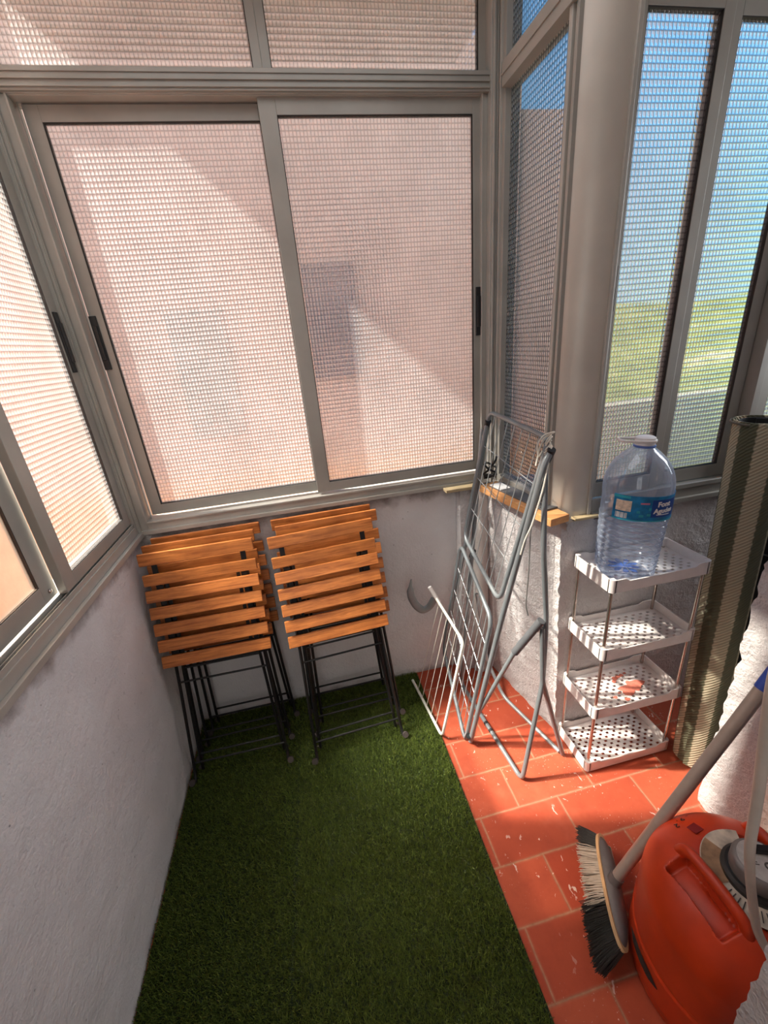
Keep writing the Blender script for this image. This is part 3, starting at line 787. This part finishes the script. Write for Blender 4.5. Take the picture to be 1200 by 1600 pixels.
# blue swirl in the base
mb = MB()
for k in range(9):
    a = 2*PI*k/9; mb.prism([(0, 0), (.040*math.cos(a-.22), .040*math.sin(a-.22)), (.052*math.cos(a), .052*math.sin(a)), (.040*math.cos(a+.22), .040*math.sin(a+.22))], .0015, 'z', .0125)
t = NT('blue_moulding'); p_ = t.pos(True)
d_ = t.n('ShaderNodeBsdfDiffuse'); d_.inputs[0].default_value = srgb(60, 120, 215); tr_ = t.n('ShaderNodeBsdfTransparent'); mx_ = t.n('ShaderNodeMixShader'); mx_.inputs[0].default_value = .55
t.l(tr_.outputs[0], mx_.inputs[1]); t.l(d_.outputs[0], mx_.inputs[2]); t.l(mx_.outputs[0], t.out.inputs[0])
mb.build('base_moulding', t.m, jr)
def band(r, a0, a1, z0, z1, th=.0006, n=40, mtx=None):
    mb = MB(); b = 0
    for k in range(n+1):
        a = a0+(a1-a0)*k/n; kk = 1+.022*math.cos(4*(a-.35))
        for (rr, zz) in ((r, z0), (r, z1), (r+th, z1), (r+th, z0)): mb.v.append(Vector((rr*kk*math.cos(a), rr*kk*math.sin(a), zz)))
    for k in range(n):
        for q in range(4):
            w = (q+1) % 4; mb.f.append([k*4+q, (k+1)*4+q, (k+1)*4+w, k*4+w])
    mb.f.append([0, 1, 2, 3]); mb.f.append([n*4+3, n*4+2, n*4+1, n*4]); return mb
D = math.radians
lb = band(.0985, D(-166), D(-38), .214, .292).build('label', M['lbl_blue'], jr, smooth=True)
band(.0992, D(-166), D(-38), .214, .2175).build('label_edge', M['lbl_edge'], lb, smooth=True)
band(.0992, D(-166), D(-140), .283, .2905).build('label_edge', M['lbl_edge'], lb, smooth=True)
band(.0992, D(-161), D(-137), .243, .276).build('info_panel', M['lbl_cream'], lb, smooth=True)
for k in range(9):
    band(.0992, D(-160+k*2.1), D(-160+k*2.1+(1.3 if k % 3 else .8)), .2205, .238, n=2).build('barcode_bar', M['white_ink'] if k % 2 else M['paper'], lb) if k < 9 else None
band(.0992, D(-106), D(-60), .228, .282).build('brand_panel', M['lbl_dark'], lb, smooth=True)
band(.0992, D(-124), D(-110), .268, .273).build('pink_bar', M['pink_ink'], lb, smooth=True)
for a0, z0, w in ((-128, .240, 5), (-124, .228, 7), (-110, .250, 4), (-112, .232, 6), (-47, .250, 4)):
    band(.0992, D(a0), D(a0+w), z0, z0+.007).build('label_drop', M['lbl_edge'], lb, smooth=True)

def text_mesh(body, size, bold=0, extrude=.0):
    cu = bpy.data.curves.new('txt', 'FONT'); cu.body = body; cu.size = size; cu.align_x = 'CENTER'; cu.align_y = 'CENTER'; cu.offset = bold; cu.extrude = extrude; cu.resolution_u = 3
    o = bpy.data.objects.new('txt', cu); C.objects.link(o)
    dg = bpy.context.evaluated_depsgraph_get(); me = bpy.data.meshes.new_from_object(o.evaluated_get(dg))
    bpy.data.objects.remove(o); return me
def text_on_cyl(body, size, r, ac, zc, mat, parent, name='lettering', bold=.0006, slope=0):
    me = text_mesh(body, size, bold)
    bm = bmesh.new(); bm.from_mesh(me)
    bmesh.ops.triangulate(bm, faces=bm.faces); bmesh.ops.subdivide_edges(bm, edges=[e for e in bm.edges if e.calc_length() > .004], cuts=2)
    for v in bm.verts:
        a = ac+v.co.x/r; kk = 1+.022*math.cos(4*(a-.35))
        v.co = Vector((r*kk*math.cos(a), r*kk*math.sin(a), zc+v.co.y+slope*v.co.x))
    bm.to_mesh(me); bm.free(); me.materials.clear(); me.materials.append(mat)
    o = bpy.data.objects.new(name, me); link(o, parent); return o
text_on_cyl('Font', .021, .1002, D(-86), .268, M['white_ink'], lb, bold=.0010, slope=.05)
text_on_cyl('Agudes', .020, .1002, D(-85), .248, M['white_ink'], lb, bold=.0010, slope=.05)
band(.1000, D(-97), D(-73), .2350, .2370).build('tagline', M['white_ink'], lb, smooth=True)
cp = MB().lathe([(.0, .448), (.022, .448), (.0265, .445), (.0272, .428), (.027, .420)], 32, None, False).build('cap', M['white_pl'], jr, smooth=True)
MB().lathe([(.0262, .416), (.0300, .418), (.0300, .4225), (.0262, .424)], 32, None, False).build('neck_ring', simple('jug_blue_ring', srgb(90, 120, 190), .4), jr, smooth=True)
h = []
for k in range(29):
    a = D(35)+D(290)*k/28; h.append((.030*math.cos(a), .030*math.sin(a), .432))
dv = Vector((-math.cos(D(4)), math.sin(D(4))*0, 0)).normalized()
hd = Vector((-.97, .20, 0)).normalized(); pr = Vector((-hd.y, hd.x, 0))
strap = [Vector((0, 0, .436))+pr*.029-hd*.012, Vector((0, 0, .437))+pr*.029+hd*.02, Vector((0, 0, .441))+pr*.018+hd*.078, Vector((0, 0, .443))-pr*.018+hd*.078, Vector((0, 0, .437))-pr*.029+hd*.02, Vector((0, 0, .436))-pr*.029-hd*.012, Vector((0, 0, .434))-hd*.036]
strap = strap+[strap[0]]
MB().tube(fillet(strap, .014, 5), .0042, 8, flat=.6).build('carry_handle', M['white_pl'], jr, smooth=True)

# ------------------------------------------------------------------ rolled mats
bx, tx = Vector((1.262, .895, 0)), Vector((1.372, 1.030, 1.285))
ax = (tx-bx); Lr = ax.length; q = Vector((0, 0, 1)).rotation_difference(ax.normalized())
rr_ = root('rolled_rug', 'tall rolled woven rug with green and beige stripes leaning by the shelf', 'rolled rug', (bx.x, bx.y, .024), rot=q.to_euler())
def spiral(r0, r1, turns, L, th, n=40, flare=0, up=None):
    mb = MB(); N = int(n*turns); seg = 10
    for side in (0, 1):
        for j in range(seg+1):
            z = L*j/seg
            for k in range(N+1):
                t = k/N; a = 2*PI*turns*t+D(200); r = r1+(r0-r1)*t-(th if side else 0)
                r *= (1-flare)+flare*(j/seg)**.6
                zz = z-(((up.x*r*math.cos(a)+up.y*r*math.sin(a))/up.z)*(j/seg)**6 if up else 0)
                mb.v.append(Vector((r*math.cos(a), r*math.sin(a), zz)))
    S = (seg+1)*(N+1)
    for j in range(seg):
        for k in range(N):
            i = j*(N+1)+k
            mb.f.append([i, i+1, i+N+2, i+N+1]); mb.f.append([S+i, S+i+N+1, S+i+N+2, S+i+1])
    for k in range(N):
        i = seg*(N+1)+k; mb.f.append([i, i+1, S+i+1, S+i]); mb.f.append([k, S+k, S+k+1, k+1])
    for j in range(seg):
        for k in (0, N): i = j*(N+1)+k; mb.f.append([i, i+N+1, S+i+N+1, S+i])
    return mb
upl = q.inverted() @ Vector((0, 0, 1))
spiral(.066, .078, 1.12, Lr-.03, .0035, 56, .16, upl).build('rug_outer', M['roll'], rr_, smooth=True)
spiral(.040, .066, 1.6, Lr-.034, .003, 40, .12, upl).build('rug_backing', M['blackmat'], rr_, smooth=True)
MB().tube([(.0740*math.cos(a), .0740*math.sin(a), Lr-.036-(upl.x*math.cos(a)+upl.y*math.sin(a))*.0740/upl.z) for a in [2*PI*k/40 for k in range(40)]], .0035, 8, closed=True).build('rug_binding', simple('rug_binding', srgb(96, 90, 78), .8), rr_, smooth=True)

bx, tx = Vector((1.440, .880, 0)), Vector((1.570, 1.000, 1.12))
ax = tx-bx; q = Vector((0, 0, 1)).rotation_difference(ax.normalized())
r2 = root('rolled_foam_mat', 'dark black foam mat rolled up and leaning behind the striped rug', 'rolled mat', (bx.x, bx.y, .030), rot=q.to_euler())
spiral(.040, .095, 3.5, ax.length-.03, .006, 40).build('mat_roll', M['blackmat'], r2, smooth=True)
for zz in (.25, .80): MB().tube([(.0965*math.cos(a), .0965*math.sin(a), zz) for a in [2*PI*k/40 for k in range(40)]], .003, 6, closed=True).build('strap', M['greycord'], r2, smooth=True)

# ------------------------------------------------------------------ gas bottle
GX, GY = .815, .387
gb = root('gas_bottle', 'large orange gas bottle with moulded handles and a grey regulator', 'gas bottle', (GX, GY, 0))
R0 = .197
gp = [(.160, .004), (.180, .006), (.190, .020), (R0, .060), (R0+.001, .150), (R0-.003, .156), (R0-.003, .164), (R0+.001, .170)]
for k in range(28): 
    t = k/27; a = t*PI/2; gp.append((.072+(R0-.072)*math.cos(a)**.85 if k < 27 else .072, .300+.135*math.sin(a)**1.05))
gp += [(.066, .436), (.058, .430), (.050, .430), (.0, .430)]
# resample finer along the dome for the handle relief
fp = []
for i in range(len(gp)-1):
    a, b = gp[i], gp[i+1]; L = math.hypot(b[0]-a[0], b[1]-a[1]); n = max(1, int(L/.0028))
    for k in range(n): fp.append((a[0]+(b[0]-a[0])*k/n, a[1]+(b[1]-a[1])*k/n))
fp.append(gp[-1])
def sst(x, e0, e1):
    t = min(1, max(0, (x-e0)/(e1-e0))); return t*t*(3-2*t)
def gdisp(p, i):
    if p.z < .30: return p
    rr = math.hypot(p.x, p.y)
    for s in (-1, 1):
        u = s*p.x; w = abs(p.y-.010)
        ridge = 0
        slot = sst(u, .082, .092)*(1-sst(u, .136, .146))*(1-sst(w, .060, .074))
        p = Vector((p.x, p.y, p.z+.026*ridge-.034*slot))
    # shallow channel inside the handles
    ch = sst(rr, .070, .078)*(1-sst(rr, .088, .098)); p.z -= .008*ch
    return p
MB().lathe(fp, 420, None, True, gdisp).build('shell', M['orange'], gb, smooth=True)
for s_ in (-1, 1):
    hz = .447
    hp_ = fillet([(s_*.094, -.072, .405), (s_*.094, -.060, hz-.004), (s_*.094, .010, hz+.003), (s_*.094, .080, hz-.004), (s_*.094, .094, .405)], .022, 6)
    MB().tube(hp_, .0145, 14, flat=.80).build('carry_handle', M['orange'], gb, smooth=True)
# foot ring slots: dark strips on the shell painting their inner shade
for k in range(6):
    a0 = D(150+k*60)
    mb = MB(); n = 10
    for j in range(n+1):
        a = a0+D(34)*j/n; hh = .016*min(1, 4*min(j, n-j)/n+.12)
        for zz in (.112-hh, .112+hh): mb.v.append(Vector(((R0+.0022)*math.cos(a), (R0+.0022)*math.sin(a), zz)))
    for j in range(n): mb.f.append([2*j, 2*j+2, 2*j+3, 2*j+1])
    mb.build('vent_slot', M['slot_dark'], gb)
# label collar
mb = MB(); n = 50
def collar(r0, r1, a0, a1, z, mat, name):
    mb = MB(); n = 40
    for j in range(n+1):
        a = a0+(a1-a0)*j/n
        for r_ in (r0, r1): mb.v.append(Vector((r_*math.cos(a), r_*math.sin(a), z-(r_-r0)*.10)))
    for j in range(n): mb.f.append([2*j, 2*j+1, 2*j+3, 2*j+2])
    return mb.build(name, mat, gb)
lc = collar(.050, .098, D(60), D(290), .4455, M['tag'], 'collar_label')
collar(.052, .096, D(110), D(175), .4470, M['tagbrown'], 'stained_label')
for k in range(10):
    a = D(186+k*7.0); m = Matrix.Translation((.079*math.cos(a), .079*math.sin(a), .4446)) @ Matrix.Rotation(a, 4, 'Z')
    MB().box(-.010, .012-.003*(k % 3), -.0012, .0008, 0, .0006, m).build('print_line', M['inkgrey'], lc)
def dome_z(x, y):
    c = max(0, min(1, (math.hypot(x, y)-.072)/(R0-.072)))**(1/.85); return .300+.135*math.sin(math.acos(c))**1.05
def on_dome(x, y, rz, lift=.0012):
    e = .004; n = Vector(((dome_z(x-e, y)-dome_z(x+e, y))/(2*e), (dome_z(x, y-e)-dome_z(x, y+e))/(2*e), 1)).normalized()
    m = Vector((0, 0, 1)).rotation_difference(n).to_matrix().to_4x4(); m.translation = Vector((x, y, dome_z(x, y)))+n*lift
    return m @ Matrix.Rotation(rz, 4, 'Z')
MB().box(-.013, .013, -.012, .012, 0, .0006, on_dome(-.028, .118, D(10))).build('hazard_diamond', M['dkred'], gb)
for ch, x, y in (('2', -.052, .142), ('.', -.040, .150), ('9', -.026, .152), ('-', -.008, .156)):
    me = text_mesh(ch, .022, .0004); me.materials.clear(); me.materials.append(M['ink'])
    o = bpy.data.objects.new('marker_writing', me); link(o, gb); o.matrix_local = on_dome(x, y, D(165), .0016)
def flat_text(body, size, loc, rz, mat, parent, name, tilt=0, bold=.0004):
    me = text_mesh(body, size, bold, .0003); me.materials.clear(); me.materials.append(mat)
    o = bpy.data.objects.new(name, me); link(o, parent)
    o.matrix_local = Matrix.Translation(loc) @ Matrix.Rotation(rz, 4, 'Z') @ Matrix.Rotation(tilt, 4, 'X'); return o
# regulator
MB().lathe([(.0, .430), (.058, .430), (.062, .436), (.062, .454), (.056, .461), (.0, .461)], 40).build('valve_ring', M['black'], gb, smooth=True)
rg = MB().lathe([(.0, .458), (.049, .458), (.0505, .462), (.0505, .490), (.047, .496), (.043, .498), (.0, .498)], 44).build('regulator', M['reggrey'], gb, smooth=True)
MB().lathe([(.0, .4975), (.0420, .4975), (.0420, .4995), (.0, .4998)], 40).build('regulator_face', M['regtop'], rg, smooth=True)
flat_text('GO', .020, (.012, -.014, .5002), D(-10), M['inkgrey'], rg, 'lettering', 0, .0008)
for k in range(3):
    MB().box(-.012+.002*k, .006, -.0008, .0008, 0, .0006, Matrix.Translation((-.016, .008-.005*k, .5000)) @ Matrix.Rotation(D(-25), 4, 'Z')).build('print_line', M['inkgrey'], rg)
MB().box(-.006, .030, -.007, .007, 0, .014, Matrix.Translation((.008, .018, .499)) @ Matrix.Rotation(D(-20), 4, 'Z')).build('regulator_lever', M['black'], rg, bevel=.002)
MB().tube([(.040, -.010, .478), (.080, -.020, .478)], .008, 12).build('regulator_outlet', M['reggrey'], rg, smooth=True)

tag(MB().tube(fillet([(.552, .300, 1.70), (.5245, .300, 1.25), (.540, .300, 1.065), (.568, .300, .925), (.586, .297, .812), (.632, .292, .690), (.700, .288, .500), (.780, .286, .300), (.820, .300, .20)][0:0] or
    [(.470, .285, 1.75), (.500, .298, 1.22), (.540, .300, 1.065), (.568, .300, .925), (.588, .300, .812), (.640, .300, .675), (.735, .300, .405)][0:0] or
    [(1.00, .700, 2.30), (.93, .600, 1.50), (.700, .420, 1.00), (.640, .350, .86), (.668, .335, .72), (.688, .312, .56), (.700, .2800, .470), (.80, .2480, .440)][0:0] or
    [(.560, .320, 2.00), (.552, .320, 1.156), (.576, .320, 1.032), (.608, .320, .881), (.630, .320, .752), (.666, .318, .628), (.692, .296, .500), (.712, .262, .450), (.80, .254, .462)], .05, 6), .0078, 12).build('gas_hose', M['hose'], smooth=True),
    'off-white rubber gas hose hanging down in front of the orange gas bottle', 'hose')

# ------------------------------------------------------------------ broom
br = root('broom', 'broom with dark grey head, black and grey bristles and a painted tube handle', 'broom', (.654, .585, .0))
bo = Vector((.654, .585, 0))
A = Vector((.712, .700, .090)); B = Vector((.598, .466, .090)); ux = (B-A).normalized(); Lh = (B-A).length
out = Vector((-.66, .30, -.68)).normalized()         # bristle direction (towards the floor, left)
out = (out-ux*out.dot(ux)).normalized(); wd = ux.cross(out).normalized()
Mh = Matrix(((ux.x, wd.x, -out.x, 0), (ux.y, wd.y, -out.y, 0), (ux.z, wd.z, -out.z, 0), (0, 0, 0, 1))); Mh.translation = (A+B)/2-bo
def lens(hl, hw, n=40):
    return [(hl*math.copysign(abs(math.cos(a))**.75, math.cos(a)), hw*math.copysign(abs(math.sin(a))**.9, math.sin(a))) for a in [2*PI*k/n for k in range(n)]]
def pr_(poly, z0, z1, top=1.0):
    mb = MB(); n = len(poly)
    for z, s in ((z0, 1), (z1, top)):
        for p, q_ in poly: mb.v.append(Mh @ Vector((p*s, q_*s, z)))
    mb.f.append([i for i in range(n)][::-1]); mb.f.append([n+i for i in range(n)])
    for i in range(n): j = (i+1) % n; mb.f.append([i, j, n+j, n+i])
    return mb
hh = Lh/2+.012
hd_ = pr_(lens(hh, .034), .0, .009).build('head_rim', M['tan'], br, smooth=True)
mb = MB(); n = 40; rings = [(1.0, .009), (.93, .016), (.80, .023), (.55, .028), (.25, .030)]
for s, z in rings:
    for p, q_ in lens(hh*.93*s if s > .3 else hh*.3, .029*s): mb.v.append(Mh @ Vector((p, q_, z)))
for i in range(len(rings)-1):
    for k in range(n): l = (k+1) % n; mb.f.append([i*n+k, i*n+l, (i+1)*n+l, (i+1)*n+k])
mb.f.append([(len(rings)-1)*n+k for k in range(n)])
mb.build('head_body', M['brushbody'], br, smooth=True)
sk = MB().box(-.028, .028, -.011, .011, 0, .0008, Mh @ Matrix.Translation((-.082, .006, .0215)) @ Matrix.Rotation(D(6), 4, 'X') @ Matrix.Rotation(D(-4), 4, 'Y')).build('sticker', M['paper'], br)
MB().box(-.026, .022, .002, .009, .0008, .0014, Mh @ Matrix.Translation((-.082, .006, .0215)) @ Matrix.Rotation(D(6), 4, 'X') @ Matrix.Rotation(D(-4), 4, 'Y')).build('sticker_print', M['green_lbl'], sk)
MB().box(-.022, .002, -.009, .000, .0008, .0014, Mh @ Matrix.Translation((-.082, .006, .0215)) @ Matrix.Rotation(D(6), 4, 'X') @ Matrix.Rotation(D(-4), 4, 'Y')).build('sticker_print', M['inkgrey'], sk)
# bristles
rng = random.Random(11)
def bristles(u0, u1, cnt, mat, name, ln=.064, slant=0):
    mb = MB()
    for _ in range(cnt):
        u = rng.uniform(u0, u1); e = max(.0, 1-(abs(u)/hh)**4)
        w = rng.uniform(-.026, .026)*e**.5
        p = Mh @ Vector((u, w, 0.002))
        flare = u/hh*.034+.004*(u/hh)
        tip = Mh @ Vector((u+flare+rng.uniform(-.008, .008)+slant, w*1.5+rng.uniform(-.004, .004), -ln*rng.uniform(.86, 1.04)))
        if tip.z+bo.z < .004: tip.z = .004+rng.uniform(0, .004)
        md = (p+tip)/2+Vector((rng.uniform(-.003, .003), rng.uniform(-.003, .003), rng.uniform(-.001, .003)))
        mb.tube([p, md, tip], [.0016, .0014, .0008], 4, cap=False)
    o = mb.build(name, mat, br, smooth=True); o['kind'] = 'stuff'; return o
bristles(-hh+.004, -hh*.62, 420, M['bristle_b'], 'bristles')
bristles(-hh*.64, hh*.30, 1100, M['bristle_g'], 'bristles')
bristles(hh*.24, hh-.004, 1300, M['bristle_b'], 'bristles', .078)
# handle
h0 = Vector((.660, .583, .100)); h1 = Vector((.958, .560, .800)); dr = (h1-h0).normalized()
h2 = h0+dr*1.16
MB().tube([h0-bo-dr*.006, h0-bo+dr*.04], [.019, .0175], 18).build('socket', M['brushbody'], br, smooth=True)
MB().tube([h0-bo+dr*.03, h0-bo+dr*.74], .0150, 18).build('handle', M['handle'], br, smooth=True)
MB().tube([h0-bo+dr*.735, h2-bo-dr*.02, h2-bo], [.0165, .0165, .010], 18).build('handle_grip', M['blue'], br, smooth=True, label='blue plastic grip')

# ------------------------------------------------------------------ outside
nb = root('neighbour_building', 'pink rendered neighbouring building seen blurred through the back window', 'building', (0, 3.3, -3))
nbi = Matrix.Translation((0, -3.3, 3))
MB().box(-3.2, 1.15, 3.3, 3.6, -3, 4.4, nbi).build('facade', M['ext_pink'], nb)
MB().box(1.15, 1.75, 3.3, 3.6, -3, 3.3, nbi).build('facade_wing', M['ext_pink'], nb)
MB().box(1.75, 2.45, 3.32, 3.6, -3, 2.95, nbi).build('facade_wing', M['ext_pink'], nb)
MB().box(.16, .50, 3.27, 3.30, 1.38, 2.12, nbi).build('facade_window', M['ext_dark'], nb)
MB().box(-.78, -.42, 3.28, 3.30, 1.05, 1.9, nbi).build('facade_window', M['ext_grey'], nb)
lbd = root('side_building', 'cream neighbouring building seen as a bright blur through the left window', 'building', (-3.6, 0, -3))
MB().box(-.2, 0, -4, 5.0, 0, 4.9).build('facade', M['ext_white'], lbd)
tag(MB().box(-1.35, -1.05, -2.0, .98, -3.0, 3.3).build('sun_block_wall', M['ext_peach']), 'peach wall block added outside the frosted left pane, keeping sun off the near floor', 'wall')  # block added to shade the near floor, gives the frosted pane its peach
tag(MB().box(1.9, 6.5, 2.9, 3.05, -1.2, .98).build('parapet', M['ext_grey']), 'pale grey terrace parapet outside beyond the right window', 'parapet')
# hillside
bm = bmesh.new(); g = {}
for i in range(60):
    for j in range(14):
        a = D(-30)+D(150)*i/59; d = 9+j*3.2; z = -3+4.0*sst(d, 9, 45)+2.6*sst(d, 20, 50)*(.6+.5*noise.noise(Vector((i*.22, j*.3, 0))))
        g[i, j] = bm.verts.new((d*math.sin(a+D(30)), d*math.cos(a+D(30)), z))
for i in range(59):
    for j in range(13): bm.faces.new((g[i, j], g[i+1, j], g[i+1, j+1], g[i, j+1]))
me = bpy.data.meshes.new('hillside'); bm.to_mesh(me); bm.free(); me.materials.append(M['hill'])
hl = bpy.data.objects.new('hillside_terrain', me); link(hl); hl['kind'] = 'structure'

# ------------------------------------------------------------------ light
w = bpy.data.worlds.new('World'); bpy.context.scene.world = w; w.use_nodes = True
nt = w.node_tree; nt.nodes.clear()
bg = nt.nodes.new('ShaderNodeBackground'); ou = nt.nodes.new('ShaderNodeOutputWorld')
tc = nt.nodes.new('ShaderNodeTexCoord'); sp = nt.nodes.new('ShaderNodeSeparateXYZ'); rp = nt.nodes.new('ShaderNodeValToRGB')
nt.links.new(tc.outputs['Generated'], sp.inputs[0]); nt.links.new(sp.outputs[2], rp.inputs[0])
e = rp.color_ramp.elements; e[0].position = 0.0; e[0].color = (.55, .86, 1.0, 1); e[1].position = .75; e[1].color = (.10, .36, .95, 1)
m_ = e.new(.25); m_.color = (.24, .62, 1.0, 1)
nt.links.new(rp.outputs[0], bg.inputs[0]); bg.inputs[1].default_value = 1.5; nt.links.new(bg.outputs[0], ou.inputs[0])
def sun(name, d, strength, ang, col):
    l = bpy.data.lights.new(name, 'SUN'); l.energy = strength; l.angle = D(ang); l.color = col
    o = bpy.data.objects.new(name, l); C.objects.link(o); o.rotation_euler = Vector(d).to_track_quat('-Z', 'Y').to_euler(); return o
sun('sun', (1, -.25, -.94), 19.0, 1.6, (1, .93, .82))
sun('soft_fill_sun', (1, -.08, -1.35), 30.0, 19, (1, .94, .84))  # second sun, added as soft fill for the floor and turf
sun('wide_fill_sun', (1, .6, -.70), 4.0, 35, (1, .95, .88))  # another added sun, very wide, brightens the chair slat faces
def area(name, loc, d, sx, sy, e, col):
    al = bpy.data.lights.new(name, 'AREA'); al.shape = 'RECTANGLE'; al.size = sx; al.size_y = sy; al.energy = e; al.color = col
    ao = bpy.data.objects.new(name, al); C.objects.link(ao); ao.location = loc; ao.rotation_euler = Vector(d).to_track_quat('-Z', 'Y').to_euler()
area('ceiling_fill', (.10, .95, 2.60), (0, 0, -1), 1.2, .8, 4.2, (.97, .98, 1))  # added overhead fill lifting the interior, not a real fitting
area('side_fill', (2.2, .97, 1.75), (-1, -.05, -.15), .3, 1.4, 12.0, (.94, .97, 1))  # unseen fill added in the right alcove to brighten the left wall
area('room_fill', (-.15, -1.15, 1.7), (.05, 1, -.08), 1.0, 1.5, 8.0, (1, .98, .95))  # fill added behind the camera for frames, slats and back wall

# ------------------------------------------------------------------ camera
Rc = [[0.97532, -0.20492, -0.08664], [-0.15732, -0.35382, -0.92199], [0.158, 0.91287, -0.37727]]
yaw, pit, rol = 1.71810033e-01, 3.87185675e-01, 9.37760964e-02
f = Vector((math.sin(yaw)*math.cos(pit), math.cos(yaw)*math.cos(pit), -math.sin(pit)))
rt = Vector((math.cos(yaw), -math.sin(yaw), 0)); dn = f.cross(rt)
rr = rt*math.cos(rol)+dn*math.sin(rol); dd = -rt*math.sin(rol)+dn*math.cos(rol)
cam = bpy.data.cameras.new('camera'); co = bpy.data.objects.new('camera', cam); C.objects.link(co)
co.matrix_world = Matrix(((rr.x, -dd.x, -f.x, 0), (rr.y, -dd.y, -f.y, 0), (rr.z, -dd.z, -f.z, H), (0, 0, 0, 1)))
cam.sensor_fit = 'HORIZONTAL'; cam.sensor_width = 36; cam.lens = 652.977/1200*36; cam.clip_start = .02
sc = bpy.context.scene; sc.camera = co
sc.view_settings.view_transform = 'Standard'; sc.view_settings.look = 'None'; sc.view_settings.exposure = 0.0
sc.cycles.max_bounces = 10; sc.cycles.transparent_max_bounces = 24; sc.cycles.transmission_bounces = 8
sc.cycles.use_denoising = True; sc.cycles.sample_clamp_indirect = 6; sc.cycles.caustics_refractive = True
